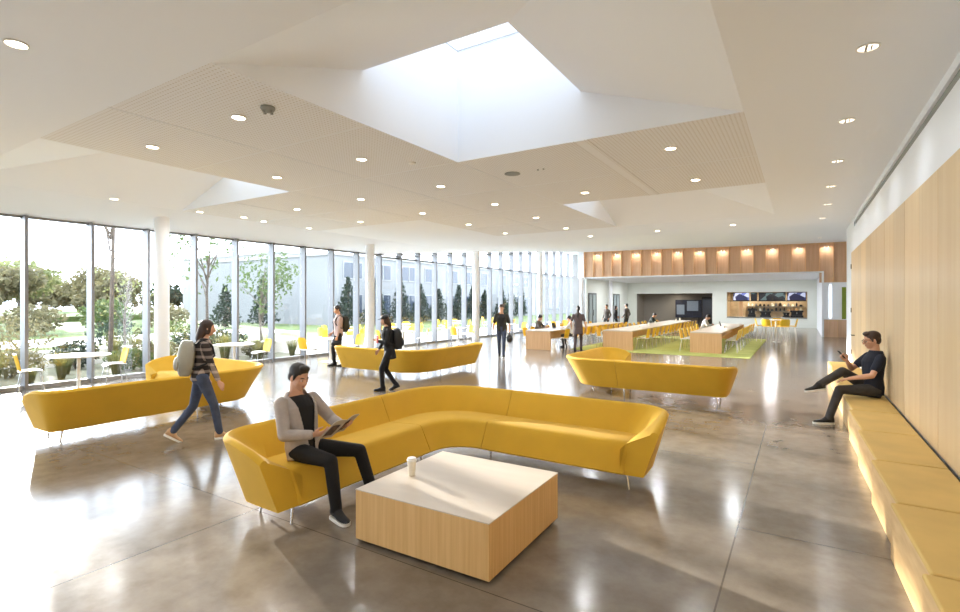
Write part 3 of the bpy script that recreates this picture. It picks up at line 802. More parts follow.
# far bulkhead of oak boards with fins, soffit behind, return wall at its right end
bk = MB()
xl0 = -12.2
def ztop(x): return zceil(max(x, -12.5), YF)+.05
bk.mi = 0
xs = [xl0 + .62*k for k in range(0, 23)] + [2.0]
for a, b in zip(xs[:-1], xs[1:]):
    zlo = 3.48 if b < 1.2 else 2.88
    bk.box((a+.004, YF, zlo), (b-.004, YF+.1, ztop(a)))
bk.mi = 1
for k, a in enumerate(xs):
    zlo = 3.48 if a < .9 else 2.88
    bk.box((a-.022, YF-.14, zlo), (a+.022, YF, ztop(a)))
tag(bk.build('wall_far_bulkhead', [M['oak_dark'], M['oak_fin']]), kind='structure')
b2 = MB()
b2.box((xl0-.45, YF-.12, 3.44), (xl0-.02, YF+.3, 5.4)); b2.box((xl0-.45, YF-.05, 3.4), (1.0, YK, 3.478))
b2.box((.93, YF-.1, 0), (1.02, YK, 3.478))
b2.box((1.02, YF, 0), (3.4, YF+.12, 2.88)) ; b2.box((2.0, YF, 2.88), (3.4, YF+.12, 5.3))
tag(b2.build('wall_far_soffit', M['white']), kind='structure')
b3 = MB()
b3.box((1.03, YF-.02, 0), (1.62, YF-.001, .92)); b3.box((1.64, YF-.02, 0), (2.3, YF-.001, .92)); b3.mi = 1
b3.box((1.60, YF-.1, 0), (1.64, YF-.02, .92))
tag(b3.build('wall_far_wainscot', [M['oak_dark'], M['oak_fin']]), kind='structure')
m = MB(); m.box((1.25, YF-.03, 1.0), (1.36, YF-.005, 2.75))
lp = m.build('light_strip', M['stripe']); tag(lp, 'vertical white lit strip on the white panel beside the far doorway', 'light')
m = MB(); m.box((1.80, YF-.03, .96), (1.98, YF-.005, 2.62))
tag(m.build('window_90', M['lime']), kind='structure')

# back wall with alcove and kitchen opening
bw = MB()
xa0, xa1, xk0, xk1 = -11.5, -5.75, -4.75, .38
bw.box((-12.3, YK, 0), (xa0, YK+.2, 3.45)); bw.box((xa0, YK, 2.5), (xa1, YK+.2, 3.45)); bw.box((xa1, YK, 0), (xk0, YK+.2, 3.45))
bw.box((xk0, YK, 2.56), (xk1, YK+.2, 3.45)); bw.box((xk1, YK, 0), (1.0, YK+.2, 3.45)); bw.box((xk0, YK, 0), (xk1, YK+.2, .66))
tag(bw.build('wall_far', M['pale_wall']), kind='structure')
al = MB()
al.box((xa0-.1, YK+2.4, 0), (xa1+.1, YK+2.5, 2.9)); al.box((xa0-.1, YK+.2, 0), (xa0, YK+2.4, 2.9)); al.box((xa1, YK+.2, 0), (xa1+.1, YK+2.4, 2.9)); al.box((xa0, YK+.2, 2.5), (xa1, YK+2.4, 2.6))
tag(al.build('wall_far_alcove', M['alcove']), kind='structure')
kb = MB()
kb.box((xk0-.1, YK+2.4, 0), (xk1+.1, YK+2.5, 2.9)); kb.box((xk0-.1, YK+.2, 0), (xk0, YK+2.4, 2.9)); kb.box((xk1, YK+.2, 0), (xk1+.1, YK+2.4, 2.9)); kb.box((xk0, YK+.2, 2.56), (xk1, YK+2.4, 2.7))
tag(kb.build('wall_far_kitchen', M['kitchen']), kind='structure')
# left wall under the soffit, with two doors
lw = MB()
lw.box((-12.3, YF+.3, 0), (-12.2, YK, 3.45))
tag(lw.build('wall_far_left', M['pale_wall']), kind='structure')
for n, yc in enumerate((33.9, 39.3)):
    d = empty('door_%d' % (n+2), (-12.2, yc, 0)); tag(d, kind='structure')
    m = MB(); hw = .75
    m.box((0, -hw, 0), (.06, -hw+.08, 2.35)); m.box((0, hw-.08, 0), (.06, hw, 2.35)); m.box((0, -hw, 2.35), (.06, hw, 2.45)); m.box((0, -.04, 0), (.06, .04, 2.35))
    m.build('door_frame', M['doorframe'], d)
    m = MB(); m.box((.01, -hw+.08, .02), (.03, -.04, 2.35)); m.box((.01, .04, .02), (.03, hw-.08, 2.35)); m.build('door_leaf', M['frost'], d)
    m = MB(); m.box((.06, -.07, .9), (.1, -.05, 1.3)); m.box((.06, .05, .9), (.1, .07, 1.3)); m.build('handle', M['chrome'], d)
# back wall behind the camera and right closure
bb = MB(); bb.box((XL-.1, YB-.1, 0), (1.4, YB, 4.06))
tag(bb.build('wall_back', M['white']), kind='structure')
cr = MB(); cr.box((3.4, 18.55, 0), (3.5, YF+.2, 5.3))
tag(cr.build('wall_right_far', M['white']), kind='structure')

# glazed left wall, one window per bay
ym = [4.05 + 1.205*k for k in range(-8, 27)]
for n in range(len(ym)-1):
    a, b = ym[n], ym[n+1]
    d = empty('window_%d' % (n+1), (XL, a, 0)); tag(d, kind='structure')
    za, zb = zleft(a), zleft(b)
    m = MB()
    m.box((-.08, -.03, 0), (.19, .03, za-.005)); m.mi = 1
    m.box((-.06, .03, 0), (.12, b-a-.03, .09)); m.mi = 0
    m.box((-.03, .03, za-.05), (.03, b-a-.03, za-.003))
    if a > 14.3: m.box((-.03, .03, 3.62), (.04, b-a-.03, 3.69))
    m.build('frame', [M['mullion'], M['sill']], d)
    g = MB(); g.box((-.006, .031, .091), (.006, b-a-.031, za-.051)); g.build('glass', M['glass'], d)
# sloped closing strip above the rising glass and an unseen roof fascia outside, added to stop light leaks
fa = MB(); fa.box((XL-.5, YB, 3.74), (XL-.07, 14.4, 4.5))
tag(fa.build('trim_4', M['white']), kind='structure')
ew = MB(); ew.box((XL-.1, ym[-1], 0), (-12.3, ym[-1]+.1, 5.6))
tag(ew.build('wall_left_end', M['facade2']), kind='structure')
rs = MB(); rs.quad((XL-.15, YF+.3, 5.3), (XL-.15, YK, 5.3), (-12.2, YK, 5.3), (-12.2, YF+.3, 5.3)); rs.box((-12.66, YF+.29, 3.45), (-12.56, YK, 5.4))
tag(rs.build('ceiling_lobby', M['plaster'], fix=False), kind='structure')
for n, y in enumerate((6.4, 13.5, 20.6, 27.7)):
    m = MB(); m.lathe([(.16, 0), (.16, zceil(-13.2, y)+.05)], 28)
    o = m.build('column', M['white'], smooth=True, loc=(-13.2, y, 0)); o['kind'] = 'structure'
m = MB(); m.lathe([(.14, 0), (.14, 3.46)], 24); o = m.build('column', M['white'], smooth=True, loc=(-12.35, 32.3, 0)); o['kind'] = 'structure'
m = MB(); m.lathe([(.13, 0), (.13, 3.41)], 24); o = m.build('column', M['white'], smooth=True, loc=(-11.9, 37.0, 0)); o['kind'] = 'structure'

# ------------------------------------------------------------------ downlights (ceiling plane positions)
def on_ceil(u, v):
    z = 4.05
    t = (u-480)/F; S, C = math.sin(TH), math.cos(TH)
    for _ in range(12):
        dd = F*(z-1.9)/(301-v); x, y = dd*(-S+t*C), dd*(C+t*S)
        z = zceil(max(min(x, 1.), XL), y)
    return round(x, 2), round(y, 2), z
dl = [(-7.87, 3.9)]
spots = [on_ceil(*p) for p in [(16,43),(239,117),(152,146.5),(277,177),(297,209),(244,217),(309,228),(199.5,225),(264,233),(114.5,214),
    (362,159),(440.6,186),(361,199),(422.4,213),(360.4,221.5),(495,204),(468.8,224.3),(585,192.4),(536,217.4),(566,228),
    (505,233),(590.5,236),(671,148),(695.7,179.5),(733,224.6),(657.6,230.6)]]
row = [on_ceil(*p) for p in [(868,47),(847,120),(837.5,160.7),(831,186),(827.5,204),(822.6,217.8),(820,237.7)]]
extra = [(-6.5, .6, 4.05), (-2.5, 0., 4.05), (-10.5, .6, 4.05), (.55, 1.2, 4.05), (.55, -1.3, 4.05), (-2.5, -3., 4.05), (-6.5, -3., 4.05)]
allsp = [(p, 0) for p in spots] + [(p, 1) for p in row] + [(p, 2) for p in extra]
DL_E = 9.
cnt = {0: 0, 1: 0, 2: 0}
base = None; base1 = None
for (p, kind) in allsp:
    x, y, z = p
    k = cnt[kind]; cnt[kind] += 1
    if kind == 0: lab = 'round recessed downlight over the lounge, %s nearest the left front corner' % ORD[k]
    elif kind == 1: lab = 'round adjustable downlight by the wood wall, %s from the front of its row' % ORD[k]
    else: lab = 'round recessed downlight in the ceiling behind the photographer'
    if kind == 2:
        pass
    else:
        if base is None:
            base = empty('ceiling_downlight', (x, y, z-.002), 0, lab, 'ceiling light', 'recessed downlights in the white ceiling')
            m = MB(); m.lathe([(.085, 0), (.088, -.008), (.074, -.012), (.070, .0)], 24); m.build('trim_ring', M['chalk'], base, smooth=True)
            m = MB(); m.lathe([(.069, -.001), (.069, -.005)], 24); m.build('lens', M['lamp'], base)
            index_kids()
        elif kind == 1 and base1 is None:
            base1 = empty('ceiling_downlight', (x, y, z-.002), 0, lab, 'ceiling light', 'adjustable downlights in a row along the wood wall')
            m = MB(); m.lathe([(.085, 0), (.088, -.008), (.074, -.012), (.070, .0)], 24); m.build('trim_ring', M['chalk'], base1, smooth=True)
            m = MB(); m.lathe([(.069, -.001), (.069, -.005)], 24); ln = m.build('lens', M['lamp_dim'], base1)
            m = MB(); m.box((-.022, -.06, -.014), (-.004, .06, -.005)); m.box((.018, -.04, -.014), (.03, .04, -.005)); m.build('baffle', M['slot'], ln)
            index_kids()
        else:
            dup(base1 if kind == 1 else base, (x, y, z-.002), 0, lab)
    L = bpy.data.lights.new('downlight', 'AREA'); L.shape = 'DISK'; L.size = .13
    L.energy = DL_E*(.35 if kind == 1 else (4. if y > 15.5 else 1.)); L.color = (.93, .965, 1.); L.spread = R(150)
    lo = bpy.data.objects.new('downlight_lamp', L); COL.objects.link(lo); lo.location = (x, y, z-.03)

SOF = [(-10.3, 35.0), (-7.4, 35.0), (-4.5, 35.0), (-1.6, 35.0), (-10.3, 39.5), (-7.4, 39.5), (-4.5, 39.5), (-1.6, 39.5)]  # rows built out from a single known fitting to brighten the dark far end
for k, (x, y) in enumerate(SOF):
    dup(base, (x, y, 3.398), 0, 'round recessed downlight in rows added to brighten the low soffit before the kitchen, %s of %s row' % (ORD[k % 4], ('the front', 'the back')[k // 4]))
    L = bpy.data.lights.new('downlight', 'AREA'); L.shape = 'DISK'; L.size = .45; L.energy = 46.; L.color = (.96, .97, 1.)
    lo = bpy.data.objects.new('soffit_fill_lamp', L); COL.objects.link(lo); lo.location = (x, y, 3.36)
for k, (x, e) in enumerate(((-3.4, 22.), (-.9, 22.), (-8.7, 12.))):  # the alcove lamp is added to lift its darkness
    dup(base, (x, YK+1.4, 2.499 if x < -5 else 2.559), 0, 'round downlight inside the %s' % ('left half of the kitchen', 'right half of the kitchen', 'grey alcove, added to brighten it')[k])
    L = bpy.data.lights.new('downlight', 'AREA'); L.shape = 'DISK'; L.size = .13; L.energy = e; L.color = (1., .9, .74)
    lo = bpy.data.objects.new('kitchen_lamp', L); COL.objects.link(lo); lo.location = (x, YK+1.4, 2.46)
m = MB(); m.lathe([(.075, 0), (.08, -.02), (.06, -.05), (.03, -.06), (.001, -.06)], 20)
for k in range(4):
    a = k*PI/2; m.box((.05*math.cos(a)-.012, .05*math.sin(a)-.012, -.07), (.05*math.cos(a)+.012, .05*math.sin(a)+.012, -.04))
x, y, z = on_ceil(268, 107)
tag(m.build('smoke_detector', M['slot'], loc=(x, y, z), smooth=True), 'grey smoke detector on the perforated ceiling above the left sofas', 'smoke detector')
x, y, z = on_ceil(512, 173.5)
m = MB(); m.lathe([(.13, 0), (.135, -.01), (.10, -.015), (.001, -.012)], 24)
tag(m.build('ceiling_speaker', M['slot'], loc=(x, y, z), smooth=True), 'round grey ceiling speaker grille beyond the large skylight corner', 'speaker')
x, y, z = on_ceil(412, 162.5)
m = MB(); m.lathe([(.06, 0), (.055, -.02), (.001, -.03)], 20)
tag(m.build('sprinkler_cover', M['chalk'], loc=(x, y, z), smooth=True), 'small white ceiling disc left of the large skylight corner', 'sprinkler')
x, y, z = on_ceil(540.5, 169)
m = MB()
for dx in (-.05, .05): m.lathe([(.015, 0), (.015, -.015)], 10, c=(dx, 0, 0))
tag(m.build('ceiling_sensor', M['slot'], loc=(x, y, z)), 'pair of tiny grey sensor buttons on ceiling beside the speaker grille', 'sensor')

# small spot lamps under the ceiling between the fins
sb = None
for k in range(11):
    x = xl0 + .62*(2*k+1) + .31
    if sb is None:
        sb = empty('wall_spotlight', (x, YF-.06, ztop(x)-.35), 0, 'tiny spotlight at the top of a bay of the far oak bulkhead', 'spotlight', 'spotlights between the fins of the far oak bulkhead')
        m = MB(); m.tube([(-.12, 0, .12), (.12, 0, .12)], .012); m.tube([(-.08, 0, .12), (-.08, -.02, .03)], .03); m.tube([(.08, 0, .12), (.08, -.02, .03)], .03); m.build('bracket', M['chalk'], sb)
        m = MB(); m.lathe([(.026, .029), (.026, .022)], 12, c=(-.08, -.02, 0)); m.lathe([(.026, .029), (.026, .022)], 12, c=(.08, -.02, 0)); m.build('lens', M['lamp_soft'], sb)
        index_kids()
    else: dup(sb, (x, YF-.06, ztop(x)-.35))
    L = bpy.data.lights.new('spot_glow', 'AREA'); L.shape = 'RECTANGLE'; L.size = .3; L.size_y = .05; L.energy = 2.; L.color = (1., .92, .80)
    lo = bpy.data.objects.new('wall_spot_lamp', L); COL.objects.link(lo); lo.location = (x, YF-.22, ztop(x)-.30); lo.rotation_euler = (R(20), 0, 0)

# ------------------------------------------------------------------ sofas
def make_sofa(label, loc, rz, La, Lb, c=1.25):
    """L-shaped sofa; outer rim corner at the origin, run A along +x, run B along +y, seat side towards (+x,+y)"""
    root = empty('corner_sofa', loc, rz, label, 'sofa', 'yellow corner sofas in the lounge')
    def rad(q): return .74 - .44*q
    def corner(q, n=12):
        r = rad(q); cc = q + r
        out = [(c, q)]
        for i in range(n+1):
            a = R(90.*i/n)
            out.append((cc - r*math.sin(a), cc - r*math.cos(a)))
        out.append((q, c))
        return out
    back_prof = [(.26, .15), (.13, .435), (.0, .70), (.012, .722), (.04, .733), (.066, .722), (.08, .70), (.145, .56), (.21, .43), (.30, .40), (.30, .15)]
    seat_prof = [(.30, .15), (.20, .425), (.40, .438), (.62, .452), (.675, .447), (.70, .43), (.715, .40), (.82, .19), (.835, .165), (.825, .15)]
    Y = M['yellow']
    # corner module
    for nm, prof in (('backrest', back_prof), ('seat', seat_prof)):
        cols = [corner(q) for q, z in prof]
        rings = [[V((cols[k][i][0], cols[k][i][1], prof[k][1])) for k in range(len(prof))] for i in range(len(cols[0]))]
        MB().loft(rings).build(nm, Y, root, smooth=True, angle=35)
    g = .007
    for run in (0, 1):
        Ln = (La, Lb)[run]
        sw = (lambda p: V(p)) if run == 0 else (lambda p: V((p[1], p[0], p[2])))
        Ls = Ln - .33
        xa = Ln - .46
        n = 5
        rings = [[sw((c+g+(xa-c-g)*i/n, q, z)) for q, z in back_prof] for i in range(n+1)]
        MB().loft(rings).build('backrest', Y, root, smooth=True, angle=35)
        rings = [[sw((c+g+(Ls-c-g)*i/n - (.012 if i == n else 0), q, z)) for q, z in seat_prof] for i in range(n+1)]
        # rounded seat end
        e = [sw((Ls-.001, .5+(q-.5)*.985, .30+(z-.30)*.975)) for q, z in seat_prof]
        rings.append(e)
        MB().loft(rings).build('seat', Y, root, smooth=True, angle=35)
        # arm: the backrest wraps the end and slopes down to the front of the seat
        def fil(x, y, r, a):
            cx, cy = x-r, y+r
            return (cx + r*math.sin(a), cy - r*math.cos(a))
        st = []
        st.append(dict(OB=(xa, .26), OT=(xa, 0), IT=(xa, .08), IB=(xa, .21), BB=(xa, .30), z=.70))
        na = 7
        for i in range(na+1):
            a = R(90.*i/na)
            st.append(dict(OB=fil(Ln-.15, .26, .12, a), OT=fil(Ln, 0, .34, a), IT=fil(Ln-.08, .08, .26, a), IB=fil(Ls, .21, .12, a), BB=fil(Ls-.03, .30, .05, a), z=.70-.012*i/na))
        st.append(dict(OB=(Ln-.145, .48), OT=(Ln+.015, .46), IT=(Ln-.065, .45), IB=(Ls-.02, .46), BB=(Ls-.04, .46), z=.672))
        st.append(dict(OB=(Ln-.14, .66), OT=(Ln+.015, .63), IT=(Ln-.07, .62), IB=(Ls-.02, .60), BB=(Ls-.04, .64), z=.632))
        st.append(dict(OB=(Ln-.14, .80), OT=(Ln-.0, .76), IT=(Ln-.09, .735), IB=(Ls-.02, .69), BB=(Ls-.04, .815), z=.565))
        rings = []
        for s in st:
            OB, OT, IT, IB, BB = [V((*s[k], 0)) for k in ('OB', 'OT', 'IT', 'IB', 'BB')]
            zt = s['z']
            def at(p, z): return sw((p.x, p.y, z))
            mid = (OT+IT)*.5
            zi = min(.43, zt-.01)
            ring = [at(OB, .15), at(OB.lerp(OT, .5), .15+.5*(zt-.15)), at(OT, zt), at(OT.lerp(mid, .35), zt+.022), at(mid, zt+.033), at(IT.lerp(mid, .35), zt+.022),
                    at(IT, zt), at(IT.lerp(IB, .5), (zt+zi)/2), at(IB, zi), at(BB, zi-.03), at(BB, .15)]
            rings.append(ring)
        MB().loft(rings).build('arm', Y, root, smooth=True, angle=45)
        # legs
        for x in (Ln-.32, c+.10):
            for q in (.36, .76):
                m = MB()
                m.tube([sw((x, q, .152)), sw((x+(.03 if x > c+.2 else 0), q+(.015 if q > .5 else -.015), .0))], [.016, .011], 10)
                m.tube([sw((x, q, .152)), sw((x, q, .140))], .03, 12)
                m.build('leg', M['chrome'], root, smooth=True)
    return root
make_sofa('yellow corner sofa wrapped around the wooden coffee table, man seated on it', (-4.45, 5.93, 0), R(-90), 3.40, 3.27)
make_sofa('yellow corner sofa whose back faces the table, woman with backpack walking past it', (-8.15, 6.03, 0), R(180), 3.4, 3.5)
make_sofa('yellow corner sofa near the window columns, behind the woman in the cap', (-7.5, 9.22, 0), R(90), 3.1, 3.0)
make_sofa('yellow corner sofa turned towards the long study tables and green rug', (-4.36, 9.88, 0), 0, 3.36, 2.95)

# ------------------------------------------------------------------ coffee table and cup
t = empty('coffee_table', (-2.38, 3.47, 0), R(1.0), 'low square oak coffee table with pale top inside the curved sofa', 'table')
m = MB(); m.box((-.53, -.51, 0), (.53, .51, .03)); m.build('plinth', M['dark'], t)
m = MB(); m.box((-.60, -.58, .03), (.615, .60, .412)); m.build('body', M['oak_table'], t, bevel=.003)
m = MB(); m.box((-.602, -.582, .412), (.617, .602, .42)); m.build('tabletop', M['laminate'], t, bevel=.002)
t = empty('coffee_cup', (-2.80, 3.36, .42), 0, 'white takeaway paper cup standing on the oak coffee table', 'cup')
m = MB(); m.lathe([(.028, 0), (.029, .002), (.038, .125), (.001, .125)], 24); m.build('cup_body', M['cup'], t, smooth=True)
m = MB(); m.lathe([(.042, .123), (.042, .133), (.037, .136), (.036, .148), (.030, .150), (.001, .148)], 24); m.build('lid', M['cuplid'], t, smooth=True)

# ------------------------------------------------------------------ long wall bench
t = empty('long_bench', (0, 0, 0), 0, 'long low bench with tan seat pads running along the oak wall', 'bench')
yb = [-2.6, -1.35, -.1, 1.15, 2.4, 3.65, 4.8, 6.0, 7.3, 8.6, 9.9, 11.2, 12.5, 13.8, 15.2]
for a, b in zip(yb[:-1], yb[1:]):
    # seat pad: rounded slab whose front edge runs slightly askew, leaving a step at each joint
    m = MB()
    p = [(.598, a+.012), (.556, b-.012), (XR-.05, b-.012), (XR-.05, a+.012)]
    m.loft([[V((x, y, z)) for x, y in p] for z in (.388, .42)])
    m.build('seat_pad', M['bench_top'], t, bevel=.014, seg=3)
    m = MB()
    p = [(.603, a+.004), (.560, b-.004), (XR-.06, b-.004), (XR-.06, a+.004)]
    m.loft([[V((x, y, z)) for x, y in p] for z in (.0, .388)])
    m.build('base', M['bench_base'], t, bevel=.004)
m = MB(); m.box((XR-.052, yb[0], 0), (XR-.032, yb[-1], .40)); m.build('back_strip', M['brass'], t)

# ------------------------------------------------------------------ chairs and tables
def make_chair(name, label, cat='chair', high=False, two_tone=True):
    t = empty(name, (0, 0, 0), 0, label, cat)
    sh = .44 if not high else .74
    bt = .81 if not high else 1.08
    # seat: thin dished shell
    rings = []
    for i in range(7):
        v = i/6.; y = .20 - .40*v
        z = sh + .012*math.sin(v*PI*1.1) - (.025 if i == 0 else 0)
        hw = .205 if i else .185
        top = []; bot = []
        for k in range(7):
            u = -1+k/3.
            zz = z + .016*u*u
            top.append(V((u*hw, y, zz))); bot.append(V((u*hw, y, zz-.014)))
        rings.append(top + bot[::-1])
    m = MB(); m.loft(rings); m.build('seat', M['chalk'] if two_tone else M['yshell'], t, smooth=True, angle=50)
    rings = []
    for i in range(8):
        v = i/7.
        z = sh + .02 + (bt-sh-.02)*v
        y = -.195 - .075*v - .03*math.sin(v*PI*.5)*0
        hw = .195 + .02*math.sin(v*PI) - (.05 if i == 7 else 0)
        f = []; b = []
        for k in range(7):
            u = -1+k/3.
            yy = y + .04*u*u
            f.append(V((u*hw, yy, z))); b.append(V((u*hw, yy-.014, z)))
        rings.append(f + b[::-1])
    m = MB(); m.loft(rings); m.build('backrest', M['yshell'], t, smooth=True, angle=50)
    for sx in (-1, 1):
        for sy in (-1, 1):
            m = MB(); m.tube([(sx*.10, sy*.09, sh-.016), (sx*.165, sy*.15, sh-.03), (sx*.22, sy*.21, 0)], .009 if not high else .011, 8)
            m.build('leg', M['chrome'] if not high else M['chalk'], t, smooth=True)
    return t
chair0 = make_chair('shell_chair', 'x')
index_kids()
used = [False]
def chair(x, y, rz, label, group):
    if not used[0]:
        used[0] = True
        chair0.location = (x, y, 0); chair0.rotation_euler = (0, 0, rz); chair0['label'] = label; chair0['group'] = group
        return chair0
    return dup(chair0, (x, y, .012 if (-7.7 < x < -1.42 and 18.9 < y < 28.9) else 0), rz, label, group)

def bistro(x, y, label, r=.60, base=None):
    t = empty('bistro_table', (x, y, 0), 0, label, 'table', 'white round tables along the glass wall')
    m = MB(); m.lathe([(r-.03, .705), (r, .716), (r, .728), (r-.006, .732), (.001, .732)], 40); m.build('tabletop', M['chalk'], t, smooth=True)
    m = MB(); m.lathe([(.034, .02), (.034, .706)], 16); m.build('post', M['chalk'], t, smooth=True)
    m = MB(); m.lathe([(.27, 0), (.27, .008), (.10, .018), (.04, .03)], 32); m.build('base', M['chalk'], t, smooth=True)
    return t
GW = 'yellow chairs at the round tables along the glass wall'
bistro(-13.25, 4.72, 'white round table by the glass behind the leftmost sofa', .58)
chair(-13.62, 4.02, R(-12), 'yellow chair left of the round table nearest the camera', GW)
chair(-13.50, 5.50, R(172), 'yellow chair right of the round table nearest the camera', GW)
bistro(-13.0, 8.15, 'white round table behind the woman with the backpack', .52)
chair(-13.15, 7.42, R(-8), 'yellow chair left of the table behind the backpack woman', GW)
chair(-13.05, 8.98, R(170), 'yellow chair right of the table behind the backpack woman', GW)
bistro(-12.5, 11.05, 'white round table beside the man standing at the window', .5)
chair(-12.6, 10.28, R(-6), 'yellow chair left of the table beside the standing window man', GW)
chair(-12.3, 11.9, R(175), 'yellow chair partly hidden behind the standing window man', GW)
bistro(-13.0, 15.1, 'white round table seen above the third sofa, right of the second column', .45)
chair(-12.6, 15.75, R(130), 'yellow chair right of the table above the third sofa', GW)
chair(-13.4, 14.4, R(-25), 'yellow chair left of the table above the third sofa', GW)
bistro(-12.7, 18.4, 'white round table just left of the third column', .45)
chair(-12.3, 17.75, R(-20), 'yellow chair left of the table beside the third column', GW)
chair(-12.7, 19.2, R(160), 'yellow chair right of the table beside the third column', GW)
bistro(-12.6, 22.6, 'white round table behind the man carrying the black bag', .45)
chair(-12.2, 22.0, R(-30), 'yellow chair left of the table behind the bag man', GW)
chair(-12.2, 23.3, R(150), 'yellow chair right of the table behind the bag man', GW)
bistro(-11.6, 26.2, 'white round table left of the left study table', .45)
chair(-11.2, 25.6, R(-30), 'yellow chair at the table left of the left study table, near side', GW)
chair(-11.4, 26.95, R(170), 'yellow chair at the table left of the left study table, far side', GW)

def study(x0, x1, y0, y1, label, nm):
    t = empty('study_table', ((x0+x1)/2, y0, 0), 0, label, 'table', 'long study tables on and beside the green rug')
    w = (x1-x0)/2; L = y1-y0
    m = MB(); m.box((-w, 0, .0), (w, .09, .712)); m.build('end_panel', M['oak_end'], t, bevel=.004)
    m = MB(); m.box((-w, L-.09, .0), (w, L, .712)); m.build('end_panel', M['oak_end'], t, bevel=.004)
    m = MB(); m.box((-w, 0, .714), (w, L, .752)); m.build('tabletop', M['laminate'], t, bevel=.004)
    if x0 > -7: t.location.z = .012
    m = MB(); m.box((-.03, .09, .35), (.03, L-.09, .712)); m.build('spine_panel', M['oak_end'], t)
    return t
study(-9.2, -8.15, 18.0, 27.6, 'left long study table whose oak end faces the lounge', 'left')
study(-6.58, -5.42, 19.5, 34.0-2.4, 'middle long study table with oak end, behind the woman walking away', 'middle')
study(-3.46, -2.40, 20.0, 28.4, 'right long study table with oak end standing on the green rug', 'right')
SG = 'yellow chairs along the long study tables'
def rowc(x, y0, dy, n, rz, text, skip=()):
    for k in range(n):
        if k in skip: continue
        chair(x + random.uniform(-.03, .03), y0+dy*k, rz + random.uniform(-.06, .06), 'yellow chair, %s from the near end, %s' % (ORD[k], text), SG)
rowc(-7.95, 18.75, .78, 11, R(90), 'right side of the left study table', skip=(1,))
rowc(-9.42, 18.75, .78, 11, R(-90), 'left side of the left study table', skip=(1,))
rowc(-5.20, 20.2, .78, 14, R(90), 'right side of the middle study table')
rowc(-6.80, 20.2, .78, 14, R(-90), 'left side of the middle study table', skip=(10, 11))
rowc(-2.18, 20.7, .78, 10, R(90), 'right side of the right study table')
rowc(-3.70, 20.7, .78, 10, R(-90), 'left side of the right study table', skip=(6, 7))
chair(-7.86, 19.53, R(90), 'yellow chair under the white-clad reader at the left study table', SG)
chair(-6.98, 28.45, R(-90), 'yellow chair under the person in the green jumper', SG)
chair(-3.92, 25.85, R(-90), 'yellow chair under the reader in white shirt and dark hat', SG)
chair(-9.56, 19.80, R(-90), 'yellow chair under the reader at the near end of the left study table', SG)
# high table with stools in front of the kitchen
t = empty('high_table', (-.98, 27.4, 0), 0, 'high white table ringed by yellow stools before the kitchen opening', 'table')
m = MB(); m.lathe([(.33, 1.0), (.35, 1.012), (.35, 1.03), (.001, 1.034)], 32); m.build('tabletop', M['chalk'], t, smooth=True)
m = MB(); m.lathe([(.04, .02), (.04, 1.0)], 14); m.build('post', M['chalk'], t, smooth=True)
m = MB(); m.lathe([(.2, 0), (.2, .01), (.06, .03)], 28); m.build('base', M['chalk'], t, smooth=True)
st0 = make_chair('high_stool', 'x', 'stool', True, False)
index_kids()
for k, (a, txt) in enumerate([(185, 'left of the high table'), (242, 'front left of the high table'), (298, 'front right of the high table'), (355, 'right of the high table'), (90, 'behind the high table')]):
    p = (-.98+.60*math.cos(R(a)), 27.4+.60*math.sin(R(a)), 0)
    lab = 'yellow high stool with white legs, %s' % txt
    if k == 0:
        st0.location = p; st0.rotation_euler = (0, 0, R(a+90)); st0['label'] = lab; st0['group'] = 'yellow stools around the high table'
    else: dup(st0, p, R(a+90), lab)
m = MB(); m.box((-7.7, 18.9, 0), (-1.42, 28.9, .012))
tag(m.build('rug', M['rug'], bevel=.004), 'large green rug under the middle and right study tables', 'rug')

# things on the study tables
def laptop(x, y, rz, lab):
    t = empty('laptop', (x, y, .752), rz, lab, 'laptop', 'laptops on the study tables')
    m = MB(); m.box((-.16, -.11, 0), (.16, .11, .014)); m.build('keyboard_base', M['steel'], t, bevel=.003)
    m = MB(); Mx = Matrix.Translation((0, .11, .014)) @ Matrix.Rotation(R(-15), 4, 'X'); m.box((-.16, 0, 0), (.16, .01, .21), Mx); m.build('screen', M['dark'], t)
laptop(-2.95, 25.3, R(-90+180), 'open laptop in front of the white-shirted reader at the right table')
laptop(-8.75, 20.0, R(90), 'open laptop in front of the reader at the left study table')
def mug(x, y, lab, h=.12):
    m = MB(); m.lathe([(.03, 0), (.038, h), (.034, h), (.028, .01), (.001, .01)], 16)
    tag(m.build('drinking_cup', M['cup'], smooth=True, loc=(x, y, .752)), lab, 'cup', 'cups on the study tables')
mug(-5.7, 21.6, 'white cup on the middle study table, nearest the lounge'); mug(-5.9, 23.9, 'white cup on the middle study table, second from the lounge', .16)
mug(-6.2, 26.4, 'white cup on the middle study table near the reader in green'); mug(-5.7, 28.9, 'white cup on the middle study table beyond the reader in green', .18)
mug(-5.75, 30.2, 'tall white cup at the far end of the middle study table', .2); mug(-2.7, 23.4, 'white cup on the right study table')

